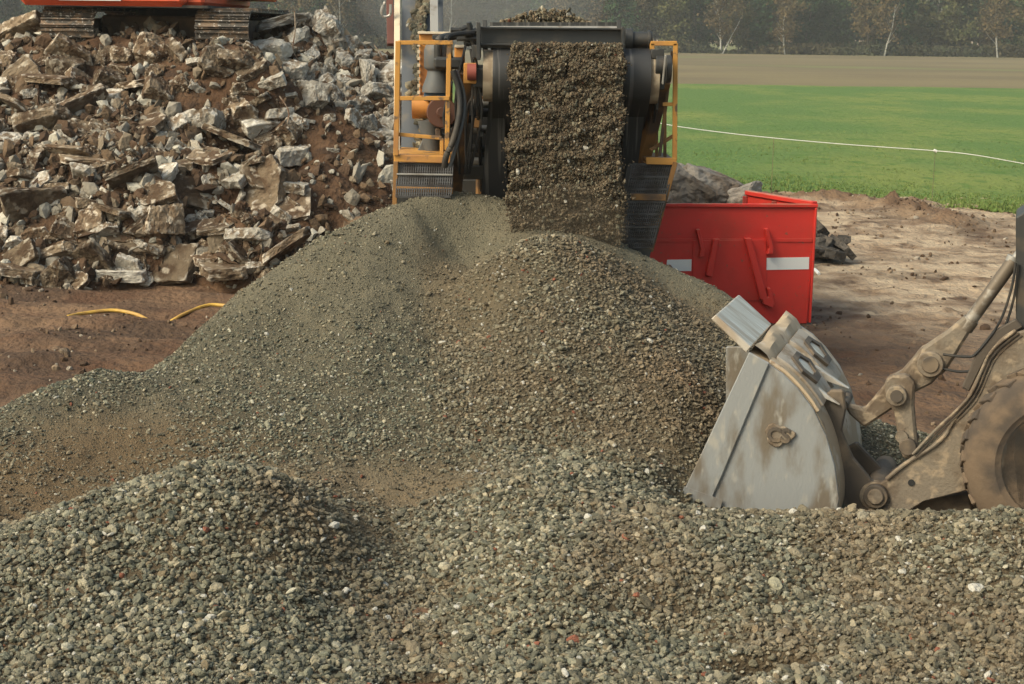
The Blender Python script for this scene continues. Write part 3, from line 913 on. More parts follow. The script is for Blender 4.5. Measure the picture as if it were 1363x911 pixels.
def track(xc):
    w = 1.0; L0, L1, r = 0, 4.0, .36
    path = []
    for k in range(13):
        a = -math.pi / 2 - math.pi * k / 12
        path.append((L0 + r + r * math.cos(a), r + r * math.sin(a)))
    for k in range(13):
        a = math.pi / 2 - math.pi * k / 12
        path.append((L1 - r + r * math.cos(a), r + r * math.sin(a)))
    path = [(b, c) for b, c in path]
    path.append(path[0])
    # shoes along the loop
    mbs = MB(); pos = []
    seg = 0.19
    acc = 0; cur = Vector(path[0])
    dist = [0]
    for i in range(1, len(path)): dist.append(dist[-1] + (Vector(path[i]) - Vector(path[i - 1])).length)
    nsh = int(dist[-1] / seg)
    for i in range(nsh):
        t = (i + .5) * dist[-1] / nsh
        k = max(j for j in range(len(dist)) if dist[j] <= t); k = min(k, len(path) - 2)
        u = (t - dist[k]) / (dist[k + 1] - dist[k])
        a = Vector(path[k]).lerp(Vector(path[k + 1]), u); d = (Vector(path[k + 1]) - Vector(path[k])).normalized()
        nrm = Vector((-d.y, d.x)) if (Vector((-d.y, d.x)).dot(a - Vector(((L0 + L1) / 2, r)))) > 0 else Vector((d.y, -d.x))
        A = exl(xc - w / 2, a.x, a.y); B = exl(xc + w / 2, a.x, a.y)
        up = exl(xc, a.x + nrm.x, a.y + nrm.y) - exl(xc, a.x, a.y)
        mbs.bar(A, B, seg * .93, .035, up=up)
        for q_ in (-.055, .055):
            dd = exl(0, d.x * q_, d.y * q_) - exl(0, 0, 0)
            mbs.bar(A + dd + up * .035, B + dd + up * .035, .022, .045, up=up)
    tr = mbs.build("track", M_track, ex)
    fr = MB().hexa([exl(xc - .2, .45, .14), exl(xc + .2, .45, .14), exl(xc + .2, 3.55, .14), exl(xc - .2, 3.55, .14)],
                   [exl(xc - .2, .45, .56), exl(xc + .2, .45, .56), exl(xc + .2, 3.55, .56), exl(xc - .2, 3.55, .56)])
    fr.build("track_frame", M_under, tr, .02)
    for yy in (.4, 3.6):
        MB().cyl(exl(xc - .25, yy, .36), exl(xc + .25, yy, .36), .27, n=24).build("sprocket", M_black, tr, smooth=True)
    for k in range(6):
        MB().cyl(exl(xc - .24, .85 + k * .46, .15), exl(xc + .24, .85 + k * .46, .15), .1, n=14).build("roller", M_under, tr, smooth=True)
track(-1.47); track(1.42)
u = MB().hexa([exl(-1.15, 1.0, .12), exl(1.12, 1.0, .12), exl(1.12, 3.0, .12), exl(-1.15, 3.0, .12)],
              [exl(-1.15, 1.0, .62), exl(1.12, 1.0, .62), exl(1.05, 3.0, .62), exl(-1.1, 3.0, .62)])
u.build("car_body", M_under, ex, .03)
MB().cyl(exl(0, 2, .6), exl(0, 2, .86), .75, n=30).build("slew_ring", M_black, ex, smooth=True)
b_ = MB().box(exl(-.55, 1.9, 1.38), (3.3, 3.8, 1.15), Matrix.Rotation(R(-3), 3, 'Z')); bod = b_.build("engine_housing", M_red, ex, .06)
MB().box(exl(-.75, .05, 1.40), (3.1, .5, 1.25), Matrix.Rotation(R(-3), 3, 'Z')).build("counterweight", M_red, ex, .1)
MB().box(exl(-.3, 1.4, .78), (3.0, 3.0, .05), Matrix.Rotation(R(-3), 3, 'Z')).build("belly_plate", M_black, ex)
MB().box(exl(-.95, -.22, .90), (1.15, .03, .07), Matrix.Rotation(R(-3), 3, 'Z')).build("silver_strip", M_wband, ex)
MB().box(exl(1.35, 2.6, 1.1), (.75, 1.9, .3), Matrix.Rotation(R(-3), 3, 'Z')).build("side_box", M_red, ex, .04)
cb = MB().box(exl(-1.7, 3.2, 2.6), (.95, 1.7, 1.2), Matrix.Rotation(R(-3), 3, 'Z')).build("cab", M_red, ex, .06)
M_glass = mat("dark_glass", (.02, .025, .03), .12)
MB().box(exl(-2.19, 3.2, 2.75), (.02, 1.3, .75), Matrix.Rotation(R(-3), 3, 'Z')).build("side_window", M_glass, cb)
MB().tube(bez([exl(.1, 3.9, 1.6), exl(.1, 6, 4.6), exl(.1, 8.5, 5.0)], 8), .25, 8).build("boom", M_red, ex, smooth=True)
MB().tube([exl(.1, 8.4, 5.1), exl(.1, 9.4, 2.4)], .2, 8).build("dipper_arm", M_red, ex, smooth=True)
MB().cyl(exl(-.35, 9.4, 2.1), exl(.55, 9.4, 2.1), .45, n=20).build("digging_bucket", M_track, ex, smooth=True)

# ================================================================== RED SKIP CONTAINER
M_skip = mat("red_skip_paint", (.56, .028, .018), .6, col2=(.44, .030, .017), scale=2.2, lo=.42, hi=.75, col3=(.26, .07, .04), scale3=16, lo3=.64, hi3=.72, bump=.5, bscale=2.2, bump_d=.03, slope=(.36, .16, .10))
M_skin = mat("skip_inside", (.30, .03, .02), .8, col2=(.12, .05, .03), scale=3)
M_white = mat("white_reflector", (.72, .72, .70), .35)
A_ = G(1074, 431); A_ = Vector((A_.x, A_.y, 0))           # near right bottom corner
wd = Vector((-math.cos(R(5)), -math.sin(R(5)), 0)).normalized()   # along the front face towards the left
Hs = P(1080, 272, A_.y).z
back = Vector((math.sin(R(-27)), math.cos(R(-27)), 0))
nf = Vector((wd.y, -wd.x, 0)); nf = nf if nf.y < 0 else -nf   # outwards, to the viewer
sk = empty("skip_container", A_, "bright red steel skip with white reflector strips behind the gravel heap", "skip container")
WS = 2.45
def S(a, z, o=0):   # a metres from the right corner along the front, z up, o out of the face
    return A_ + wd * a + Vector((0, 0, z)) + nf * o
def spx(px, py, o=0):   # pixel -> point on the front face plane
    d = ray(px, py); t = (A_ + nf * o - CAM).dot(nf) / d.dot(nf); p = CAM + d * t
    return p
up3 = Vector((0, 0, 1))
slope = .0
MB().prism([S(0, 0), S(WS, 0), S(WS + .05, Hs), S(-.06, Hs)], -nf * .06).build("front_panel", M_skip, sk, .008)
MB().prism([spx(868, 318), spx(1081, 318), spx(1081, 322), spx(868, 322)], nf * .012).build("weld_seam", M_skip, sk)
# side wall receding on the right, with top rail and inner frame
sw = MB().prism([S(-.05, .0, -.06), S(-.05, .0, -.06) + back * 1.58, S(-.05, Hs - .02, -.06) + back * 1.58, S(-.05, Hs - .02, -.06)], wd * .05).build("side_wall", M_skip, sk, .006)
MB().bar(S(-.03, Hs + .0, -.03), S(-.03, Hs + .0, -.03) + back * 1.62, .1, .07).build("top_rail", M_skip, sk, .01)
for k in (.05, .8, 1.52):
    MB().bar(S(.04, .2, -.1) + back * k, S(.04, Hs - .05, -.1) + back * k, .07, .06).build("inner_post", M_skin, sk, .008)
MB().prism([S(WS, .0, -.06), S(WS, .0, -.06) + back * 1.58, S(WS, Hs - .62, -.06) + back * 1.58, S(WS, Hs - .4, -.06)], wd * .05).build("side_wall", M_skip, sk, .006)
MB().prism([S(0, 0, -.06) + back * 1.58, S(WS, 0, -.06) + back * 1.58, S(WS, Hs * .6, -.06) + back * 1.58, S(0, Hs * .6, -.06) + back * 1.58], back * .06).build("rear_panel", M_skip, sk, .008)
MB().prism([S(0, .05, -.06), S(WS, .05, -.06), S(WS, .05, -.06) + back * 1.58, S(0, .05, -.06) + back * 3.4], up3 * .05).build("floor_plate", M_skin, sk)
MB().bar(S(-.06, Hs - .02, .01), S(WS + .05, Hs - .02, .01), .05, .05).build("top_lip", M_skip, sk, .008)
MB().bar(S(-.035, .02, .02), S(-.035, Hs - .05, .02), .03, .05).build("corner_post", M_skip, sk, .008)
MB().prism([spx(1020.5, 343.5), spx(1077, 342.5), spx(1076.5, 358.5), spx(1020, 359.5)], nf * .006).build("reflector", M_white, sk)
MB().prism([spx(888, 346), spx(920.5, 345.5), spx(920, 361), spx(886, 361)], nf * .006).build("reflector", M_white, sk)
for pts in ([(925, 305), (930, 304), (936, 331), (936, 341), (929, 342), (931, 331)], [(1016, 304), (1021, 303), (1028, 330), (1027, 337), (1019, 338), (1022, 330)]):
    MB().prism([spx(a, b, .005) for a, b in pts], nf * .09).build("lug", M_skip, sk, .008)
for pts in ([(948, 317), (956, 317), (946, 368), (938, 366)], [(989, 316), (998, 316), (1020, 396), (1010, 398)], [(1019, 382), (1024, 382), (1029, 404), (1026, 409), (1014, 404), (1012, 396), (1021, 394)]):
    MB().prism([spx(a, b, .005) for a, b in pts], nf * .1).build("stiffener_arm", M_skip, sk, .012)
MB().prism([spx(922, 320, .002), spx(1020, 319, .002), spx(1020, 400, .002), spx(922, 400, .002)], nf * .014).build("centre_panel", M_skip, sk, .004)
MB().cyl(S(1.0, .0, -.5), S(1.3, .0, -.5), .12).build("roller", M_black, sk, smooth=True)

# boulders behind the skip
for (px, py, Yd, s, rot, lab, sc) in ((950, 254, 26.2, .95, (.2, .3, .5), "large grey-brown boulder directly behind the red skip", (1.1, 1, .75)),
                                  (912, 262, 25.4, .95, (.6, .1, 1.5), "boulder at the left end of the row behind the skip by the crusher steps", (1, 1, .9)),
                                  (985, 268, 26.0, .7, (.1, .5, 2.5), "smaller boulder at the right end of the row behind the skip", (1, 1, .7)),
                                  (900, 243, 27.0, .8, (.4, .2, .9), "topmost grey boulder beside the crusher's right steps", (1, 1, .8))):
    p = P(px, py, Yd)
    o = put_chunk('rock', p, tuple(s * 1.15 * k for k in sc), rot, lab, "boulders behind the skip", var=int(px))
    # prop it on buried stone so that none floats
for (x_, y_, s_) in ((2.7, 26.2, 1.9), (3.3, 26.4, 1.7), (3.75, 26.6, 1.1), (2.9, 27.3, 1.5)):
    o = put_chunk('rock', (x_, y_, .25), (s_, s_, s_ * 1.2), (.3 * x_, .2, y_), "dull boulder at the base of the row behind the red skip", "base boulders behind the skip")
# asphalt slabs right of the skip
M_asph = mat("broken_asphalt", (.06, .052, .045), .9, col2=(.10, .085, .07), scale=3, col3=(.028, .026, .024), scale3=5, bump=.8, bscale=14, bump_d=.03, rnd=.3)
AM = [chunk_mesh("asphalt_piece_%d" % i, (1, .75, .34), i * 3) for i in range(5)]
for m_ in AM: m_.materials.append(M_asph)
for i, (px, py, w, zl, rot) in enumerate(((1086, 318, 34, .5, (.3, .9, .2)), (1098, 326, 32, .25, (.2, .5, 1)), (1088, 335, 30, .1, (.1, .1, .4)), (1103, 336, 28, .1, (.2, -.1, 2)), (1117, 327, 24, .12, (.5, .4, 1.2)),
                                      (1128, 334, 18, .05, (.2, .8, .3)), (1092, 306, 26, .7, (.5, .6, .8)), (1112, 337, 20, .05, (.1, .3, 1)), (1080, 328, 34, .3, (.3, .3, 2)), (1124, 320, 12, .1, (1, 0, 0)), (1083, 298, 22, .8, (.3, 1, 0)))):
    g0 = G(px, min(py + 8, 341)); Yd = 26.9 if py > 330 else 27.3
    p = P(px, py, Yd); o = bpy.data.objects.new("asphalt_slab", AM[i % 5]); s = 1.3 * w / (FPX / Yd)
    o.location = p; o.rotation_euler = rot; o.scale = (s,) * 3; C.objects.link(o)
    tag(o, "dark broken asphalt slab in the small pile at the skip's right side" if i not in (5, 9) else ("dark asphalt piece lying furthest right of its pile" if i == 5 else "tiny asphalt lump on the pale sand above the pile's right end"), "asphalt", "asphalt slabs right of the skip" if i not in (5, 9) else None)
    if "group" in o and not o["group"]: del o["group"]
base = MB()
# soil core under the asphalt pile
xs = np.arange(4.6, 6.6, .08); ys = np.arange(26, 29.2, .08); X, Y = np.meshgrid(xs, ys)
Z = .95 * np.exp(-(((X - 5.2) / .55) ** 2 + ((Y - 27.6) / .6) ** 2)) - .08 + .06 * fbm(X * 4, Y * 4, 3, 5)
co, q = grid_mesh("a", X, Y, Z); me = np_mesh("asphalt_crumbs", co, q); me.materials.append(M_asph)
tag(link("asphalt_crumbs", me), "dark asphalt crumbs heaped beside the red skip", "asphalt", kind="stuff")

CY = .7
def Pc(px, py, Y): return P(px, py, Y + CY)
# ================================================================== CRUSHER
M_yel = mat("yellow_paint", (.46, .225, .045), .55, col2=(.34, .16, .05), scale=3, lo=.5, hi=.7, col3=(.13, .08, .045), scale3=7, lo3=.58, hi3=.66)
M_yeld = mat("grimy_yellow_paint", (.24, .12, .035), .7, col2=(.07, .045, .03), scale=3, lo=.4, hi=.6)
M_dsteel = mat("dark_steel", (.035, .035, .034), .55, .2, col2=(.075, .06, .045), scale=5, lo=.5, hi=.7)
M_lsteel = mat("light_steel", (.30, .29, .27), .5, .4, col2=(.16, .13, .10), scale=6, lo=.5, hi=.7)
M_belt = mat("rubber_belt", (.022, .022, .023), .6, col2=(.09, .085, .08), scale=2.2, lo=.52, hi=.62, stretch=(9, .35, .35))
M_beltl = mat("worn_blue_grey_belt", (.085, .095, .11), .8, col2=(.14, .13, .115), scale=4, lo=.5, hi=.7)
M_beige = mat("beige_drum_lagging", (.34, .28, .20), .8, col2=(.2, .15, .1), scale=6)
M_cream = mat("cream_side_plate", (.56, .47, .35), .7, col2=(.35, .27, .18), scale=4, lo=.5, hi=.7)
M_blue = mat("blue_paint", (.05, .12, .22), .6, col2=(.08, .08, .08), scale=6, lo=.5, hi=.65)
M_greym = mat("grey_machine_paint", (.075, .08, .083), .6, col2=(.11, .09, .07), scale=5, lo=.5, hi=.7)
cr = empty("crushing_machine", Pc(700, 330, 17.5) * 1.0, "yellow mobile crusher with discharge conveyor pouring gravel onto the heap", "crusher")
cr.location = (0.3, 18, 0)
CY = .7

def Bx(name, px0, py0, px1, py1, Yd, dep, mt, bevel=.008, parent=None):
    """box whose front face spans the given outline at distance Yd, dep metres deep"""
    a = Pc(px0, py0, Yd); b = Pc(px1, py1, Yd); Yd = Yd + CY
    lo_ = Vector((min(a.x, b.x), Yd, min(a.z, b.z))); hi_ = Vector((max(a.x, b.x), Yd + dep, max(a.z, b.z)))
    c = (lo_ + hi_) / 2
    return MB().box(c, hi_ - lo_).build(name, mt, parent or cr, bevel)
def Rail(name, pts, Yd, w, mt, parent=None):
    mb = MB()
    for (a, b), (c, d) in zip(pts[:-1], pts[1:]): mb.bar(Pc(a, b, Yd), Pc(c, d, Yd), w)
    return mb.build(name, mt, parent or cr, .004)
# discharge conveyor: head drum, belt wrapping round it, falling away to the back
YD = 16.45
dz = P(760, 66, YD).z; rD = .30
cD = lambda px: Vector((P(px, 66, YD).x, YD + rD, dz - rD))
tail = Vector((0, 4.6, -2.5))
MB().cyl(cD(643), cD(880), rD - .02, n=36).build("head_drum", M_beige, cr, smooth=True)
bl = MB(); n = 14
def beltprof(off):
    L = []
    d = tail.normalized(); nrm = Vector((0, -d.z, d.y))
    a0 = math.atan2(nrm.z, nrm.y)
    L.append(Vector((0, 0, 0)) + tail + nrm * (rD + off))
    for k in range(n + 1):
        a = a0 + math.pi * k / n
        L.append(Vector((0, math.cos(a), math.sin(a))) * (rD + off))
    L.append(tail - nrm * (rD + off))
    return L
pa = beltprof(0); pb = beltprof(.018)
x0, x1 = cD(656).x, cD(868).x; c0 = cD(700)
prof = pb + pa[::-1]
q = [Vector((x0, c0.y + p.y, c0.z + p.z)) for p in prof]
vs = q + [p + Vector((x1 - x0, 0, 0)) for p in q]
m_ = len(prof); h_ = len(pa)
fs = [(i, (i + 1) % m_, m_ + (i + 1) % m_, m_ + i) for i in range(m_)]
for s_ in (0, m_):
    fs += [tuple(s_ + k for k in (i, i + 1, m_ - 2 - i, m_ - 1 - i)) for i in range(h_ - 1)]
bl.add(vs, fs).build("discharge_belt", M_belt, cr, smooth=True)
for px, nm in ((634, "conveyor_side_plate"), (878, "conveyor_side_plate")):
    a = cD(px); d = tail
    MB().prism([a + Vector((0, -.12, .06)), a + Vector((0, -.05, -.34)), a + d + Vector((0, 0, -.42)), a + d + Vector((0, 0, .1))], (.03, 0, 0)).build(nm, M_dsteel, cr, .006)
    bb = MB().cyl(a + Vector((-.05, 0, 0)), a + Vector((.09, 0, 0)), .12, n=18); bb.box(a + Vector((.02, 0, -.02)), (.12, .34, .2)); bb.build("bearing_block", M_dsteel, cr, .01)
# skirts and return structure under the drum, both sides
for px0, px1, nm in ((612, 632, "frame_leg"), ):
    pass
lg = MB(); lg.bar(Pc(619, 92, 16.1), Pc(604, 262, 16.9), .15, .2); lg.build("frame_leg", M_yeld, cr, .01)
lg = MB(); lg.bar(Pc(882, 105, 16.1), Pc(832, 300, 17.2), .14, .2); lg.build("frame_leg", M_yeld, cr, .01)
for i, py in enumerate((118, 138, 150, 172, 198, 215)):
    Yq = 16.6 + i * .25
    MB().cyl(Pc(628, py, Yq), Pc(672, py + 1, Yq), .05, n=12).build("return_roller", M_lsteel if i % 2 else M_dsteel, cr, smooth=True)
Bx("cross_member", 625, 128, 680, 134, 16.9, .1, M_yeld); Bx("cross_member", 605, 221, 690, 240, 17.3, .15, M_dsteel)
MB().prism([Pc(655, 80, 16.0), Pc(668, 76, 16.0), Pc(676, 268, 16.6), Pc(640, 262, 16.6)], (0, .05, 0)).build("rubber_skirt", M_belt, cr)
MB().prism([Pc(836, 90, 16.0), Pc(866, 90, 16.0), Pc(838, 305, 16.6), Pc(822, 305, 16.6)], (0, .05, 0)).build("rubber_skirt", M_belt, cr)
# black channel beam above the drum
yb = 15.95
bm_ = MB()
a, b = Pc(637, 37, yb), Pc(829, 39, yb); a2, b2 = Pc(637, 64, yb), Pc(829, 66, yb)
bm_.hexa([a, b, b2, a2], [p + Vector((0, .03, 0)) for p in (a, b, b2, a2)])
bm_.bar(a + Vector((0, -.05, 0)), b + Vector((0, -.03, 0)), .07, .02); bm_.bar(a2 + Vector((0, -.05, .04)), b2 + Vector((0, -.03, .04)), .07, .02)
bm_.bar(Pc(637, 30, yb - .1), Pc(637, 80, yb - .1), .04, .12); bm_.bar(Pc(829, 36, yb - .1), Pc(829, 66, yb - .1), .03, .12)
M_beam = mat("black_beam", (.03, .032, .034), .45, .1, col2=(.055, .05, .045), scale=5, lo=.5, hi=.7)
bm_.build("cross_beam", M_beam, cr, .004)
# upper feed belt behind the beam
fb = MB(); a, b = Pc(652, 36, 16.2), Pc(822, 36, 16.2)
fb.hexa([a, b, b + Vector((0, 0, .05)), a + Vector((0, 0, .05))], [p + Vector((0, 3.5, -1.2)) for p in (a, b, b + Vector((0, 0, .05)), a + Vector((0, 0, .05)))]); fb.build("feed_belt", M_belt, cr)
MB().cyl(Pc(652, 41, 16.2), Pc(822, 41, 16.2), .05, n=16).build("feed_roller", M_lsteel, cr, smooth=True)
for px in (645, 824):
    MB().bar(Pc(px, 38, 16.15), Pc(px, 38, 16.15) + Vector((0, 3.5, -1.2)), .05, .2).build("belt_rail", M_dsteel, cr, .005)
# hydraulic motor on the right and its block
mo = MB(); mo.cyl(Pc(840, 53, 16.1), Pc(868, 53, 16.1), .085, n=20); mo.cyl(Pc(832, 53, 16.1), Pc(842, 53, 16.1), .12, n=20); mo.cyl(Pc(862, 53, 16.1), Pc(866, 53, 16.1), .1, n=20); mo.box(Pc(846, 65, 16.15), (.3, .12, .1)); mo.build("drive_motor", M_dsteel, cr, .006, True)
mo = MB(); mo.cyl(Pc(872, 88, 15.85), Pc(890, 89, 15.85), .11, n=18); mo.cyl(Pc(886, 92, 15.8), Pc(893, 92, 15.8), .15, n=18); mo.box(Pc(875, 72, 15.9), (.14, .1, .1)); mo.build("drum_gearbox", M_dsteel, cr, .008, True)
MB().bar(Pc(886, 74, 15.6), Pc(882, 112, 15.65), .018, .06).build("torque_arm", M_lsteel, cr, .004)
Bx("junction_box", 628, 60, 640, 78, 15.9, .1, M_dsteel)
Bx("bearing_bracket", 617, 84, 634, 112, 15.85, .12, M_yel, .01)
MB().cyl(Pc(622, 96, 15.8), Pc(634, 96, 15.8), .09, n=16).build("bearing_cap", mat("red_oxide", (.22, .05, .035), .7), cr, smooth=True)
# left platform: railings, orange floor edge, mesh risers below
YL = 15.8
Rail("guard_rail", [(530, 57), (603, 57)], YL, .045, M_yel); Rail("guard_rail", [(530, 131), (598, 131)], YL, .045, M_yel); 
Rail("guard_rail", [(530, 179), (588, 184), (588, 206)], YL + .05, .04, M_yel)
Rail("rail_post", [(530, 55), (527, 207)], YL, .055, M_yel); Rail("rail_post", [(598, 57), (595, 200)], YL + .02, .05, M_yel)
pl = MB(); a, b = Pc(524, 206, YL), Pc(600, 208, YL); a2, b2 = Pc(524, 216, YL), Pc(600, 218, YL)
dd = Vector((0, 1.1, 0)); pl.hexa([a, b, b + dd, a + dd], [a2, b2, b2 + dd, a2 + dd]); pl.build("walkway", M_yel, cr, .008)
def mesh_riser(p00, p10, p11, p01, nx, ny, w, mt, nm="mesh_riser"):
    mb = MB()
    for i in range(nx + 1):
        t = i / nx; mb.bar(p00.lerp(p10, t), p01.lerp(p11, t), w)
    for j in range(ny + 1):
        t = j / ny; mb.bar(p00.lerp(p01, t), p10.lerp(p11, t), w * (2.2 if j % 3 == 0 else 1.))
    return mb.build(nm, mt, cr)
M_mesh = mat("zinc_mesh", (.065, .065, .068), .6, .3, col2=(.035, .03, .028), scale=6)
mesh_riser(Pc(529, 218, YL + .05), Pc(603, 219, YL + .05), Pc(600, 262, YL - .1), Pc(527, 262, YL - .1), 24, 9, .011, M_mesh)
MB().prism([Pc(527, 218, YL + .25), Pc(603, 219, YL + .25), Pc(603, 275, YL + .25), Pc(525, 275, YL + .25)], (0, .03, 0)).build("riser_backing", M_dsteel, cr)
Rail("ladder_stringer", [(527, 215), (524, 330)], YL, .05, M_yeld); Rail("ladder_tread", [(528, 252), (603, 254)], YL - .03, .07, M_yeld); Rail("ladder_tread", [(528, 232), (603, 233)], YL - .02, .02, M_lsteel)
# right platform
YR = 16.0
Rail("guard_rail", [(866, 58), (901, 58)], YR, .05, M_yel); Rail("rail_post", [(899, 58), (898, 214)], YR, .05, M_yel); Rail("rail_post", [(868, 58), (868, 66)], YR, .05, M_yel)
Rail("guard_rail", [(882, 139), (899, 139)], YR, .04, M_yel); Rail("rail_post", [(885, 120), (885, 212)], YR + .4, .035, M_yeld); Rail("rail_post", [(874, 140), (874, 212)], YR + .5, .035, M_yeld)
Rail("stay_brace", [(895, 68), (878, 208)], YR + .1, .035, M_yeld); Rail("handrail", [(866, 200), (901, 178)], YR + .2, .04, M_yeld)
Rail("toe_board", [(860, 214), (900, 215)], YR, .075, M_yel)
pl = MB(); a, b = Pc(860, 213, YR), Pc(899, 214, YR); pl.hexa([a, b, b + dd, a + dd], [p + Vector((0, 0, -.05)) for p in (a, b, b + dd, a + dd)]); pl.build("walkway", M_yeld, cr)
Bx("green_box", 874, 108, 884, 140, YR + .6, .2, M_greym)
mesh_riser(Pc(842, 219, YR), Pc(898, 219, YR), Pc(868, 330, YR - .3), Pc(820, 330, YR - .3), 18, 20, .011, M_mesh)
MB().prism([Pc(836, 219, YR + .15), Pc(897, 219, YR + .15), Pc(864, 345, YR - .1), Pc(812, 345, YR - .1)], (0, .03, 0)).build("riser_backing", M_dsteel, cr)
Rail("ladder_stringer", [(899, 216), (866, 335)], YR - .05, .05, M_yeld)
for (a, b, c) in ((840, 262, 886), (832, 298, 876)): Rail("ladder_tread", [(a, b), (c, b + 1)], YR - .12, .07, M_yeld)
# side conveyor rising out of view on the left
ca, cb_ = Pc(534, 204, 16.9), Pc(593, 205, 16.9); ta, tb = Pc(536, -70, 19.5), Pc(588, -70, 19.5)
sc = MB().prism([ca, cb_, tb, ta], (0, .06, -.03)).build("side_conveyor_belt", M_beltl, cr)
MB().prism([Pc(524, 212, 16.4), Pc(532, 212, 16.4), Pc(533, -75, 19), Pc(525, -75, 19)], (0, .05, -.02)).build("conveyor_side_plate", M_cream, cr, .005)
MB().prism([Pc(573, 60, 17.9), Pc(584, 60, 17.9), Pc(582, -75, 19.2), Pc(571, -75, 19.2)], (0, .04, -.02)).build("conveyor_side_plate", M_lsteel, cr, .005)
MB().bar(Pc(519, 0, 18.6), Pc(520, 60, 17.9), .09, .05).build("conveyor_truss", mat("maroon_paint", (.10, .035, .025), .7), cr, .005)
MB().tube(bez([Pc(513, 2, 18), Pc(508, 14, 18), Pc(510, 22, 18), Pc(519, 20, 18), Pc(520, 6, 18)], 6), .018, 6).build("hanging_shackle", M_lsteel, cr, smooth=True)
# engine corner
M_oran = mat("orange_panel", (.46, .19, .035), .55, col2=(.32, .12, .03), scale=3, lo=.5, hi=.7)
Bx("side_panel", 558, 43, 600, 140, 16.75, .5, M_oran, .01)
Bx("panel_cap", 556, 42, 602, 46, 16.7, .55, M_cream, .004)
sa = MB()
for k in range(9): sa.box(Pc(557.5, 60 + k * 9, 16.72), (.03, .04, .035))
sa.build("panel_edge_bolts", M_cream, cr)
Bx("orange_bracket", 605, 62, 618, 92, 16.1, .2, M_oran, .01)
Bx("bracket_cap", 605, 60, 620, 64, 16.07, .22, M_cream, .004)
tk = MB().lathe(Pc(582, 116, 16.35), (0, 0, 1), [(-.06, .17), (0, .165), (.12, .12), (.18, .11), (.20, .14), (.22, .15), (.40, .15), (.46, .13), (.50, .08), (.515, .02)], 28)
tk.build("air_filter_housing", M_greym, cr, smooth=True)
Bx("black_muffler", 577, 76, 617, 93, 16.0, .28, M_dsteel, .03)
MB().tube(bez([Pc(583, 76, 16.2), Pc(584, 55, 16.2), Pc(592, 50, 16.3), Pc(606, 48, 16.5)], 8), .045, 10).build("intake_pipe", M_dsteel, cr, smooth=True)
MB().tube(bez([Pc(600, 78, 15.9), Pc(594, 55, 15.9), Pc(602, 47, 16.0), Pc(630, 44, 16.2)], 8), .03, 8).build("hydraulic_hose", M_black, cr, smooth=True)
MB().tube(bez([Pc(603, 94, 15.75), Pc(611, 120, 15.75), Pc(612, 150, 15.7), Pc(604, 185, 15.65), Pc(594, 208, 15.65), Pc(592, 222, 15.7)], 8), .034, 10).build("hydraulic_hose", M_black, cr, smooth=True)
MB().tube(bez([Pc(607, 94, 15.78), Pc(617, 124, 15.8), Pc(617, 155, 15.75), Pc(607, 195, 15.7), Pc(599, 222, 15.7)], 8), .022, 8).build("hydraulic_hose", M_greym, cr, smooth=True)
Bx("blue_bracket", 564, 124, 598, 135, 16.3, .35, M_blue, .006)
MB().cyl(Pc(549, 143, 16.6), Pc(572, 143, 16.6), .13, n=24).build("orange_drum", M_oran, cr, smooth=True)
fl = MB(); fl.cyl(Pc(588, 150, 16.2), Pc(588, 150, 16.5), .17, n=28); fl.cyl(Pc(588, 150, 16.12), Pc(588, 150, 16.2), .06, n=16); fl.build("flywheel", mat("rust_brown_cast", (.09, .035, .02), .7), cr, .01, True)
MB().cyl(Pc(572, 160, 16.5), Pc(576, 204, 16.5), .14, .08, n=20).build("cone_cover", M_greym, cr, smooth=True)
MB().box(Pc(578, 192, 16.55), (.28, .1, .3), Matrix.Rotation(R(25), 3, 'Y')).build("steel_deflector", M_greym, cr, .01)
pp = MB()
for a, b, c, d in ((612, 40, 628, 34), (618, 48, 634, 40), (608, 52, 640, 52), (624, 30, 630, 60), (600, 40, 640, 42)): pp.tube([Pc(a, b, 16.2), Pc(c, d, 16.25)], .028, 8)
pp.build("pipe_bundle", M_dsteel, cr, smooth=True)
Bx("valve_block", 617, 40, 636, 62, 16.25, .2, M_dsteel, .02)
# body and chassis behind (mostly hidden by the heap and the stream)
Bx("chassis", 570, 238, 840, 330, 18.3, 6.5, M_dsteel, .02)
Bx("dark_gap_panel", 612, 88, 690, 236, 17.9, .06, M_black)  # added black sheet standing in for the shade inside the machine's gaps
Bx("dark_gap_panel", 822, 100, 862, 236, 17.9, .06, M_black)  # same added shade sheet for the gap right of the stream
MB().box((.62, 21.5, 2.3), (2.2, 5.5, 1.5)).build("crusher_box", M_yeld, cr, .03)
for sx in (-.75, 2.0):
    MB().prism([(sx - .22, 18.2, .45), (sx - .22, 18.6, .05), (sx - .22, 23.6, .05), (sx - .22, 24.1, .45), (sx - .22, 23.7, .85), (sx - .22, 18.5, .85)], (.45, 0, 0)).build("crawler_track", M_track, cr, .02)
Bx("dark_infill", 690, 90, 826, 260, 16.7, .05, M_dsteel)

rr_ = random.Random(5)
for k in range(9):
    x_ = rr_.uniform(566, 640); y_ = rr_.uniform(46, 190)
    Bx(rr_.choice(["valve_block", "junction_box", "clamp_bracket"]), x_, y_, x_ + rr_.uniform(6, 16), y_ + rr_.uniform(5, 14), 16.25 + rr_.uniform(0, .3), .1, rr_.choice([M_dsteel, M_dsteel, M_greym, M_yeld]), .01)
for k in range(6):
    x_ = rr_.uniform(600, 634); y_ = rr_.uniform(60, 110)
    MB().tube(bez([Pc(x_, y_, 16.05), Pc(x_ + rr_.uniform(-12, 12), y_ + 50, 15.95), Pc(x_ + rr_.uniform(-18, 10), y_ + 90, 16.0), Pc(x_ - 8, 232, 16.2)], 7), .014, 6).build("cable", M_black, cr, 0, True)
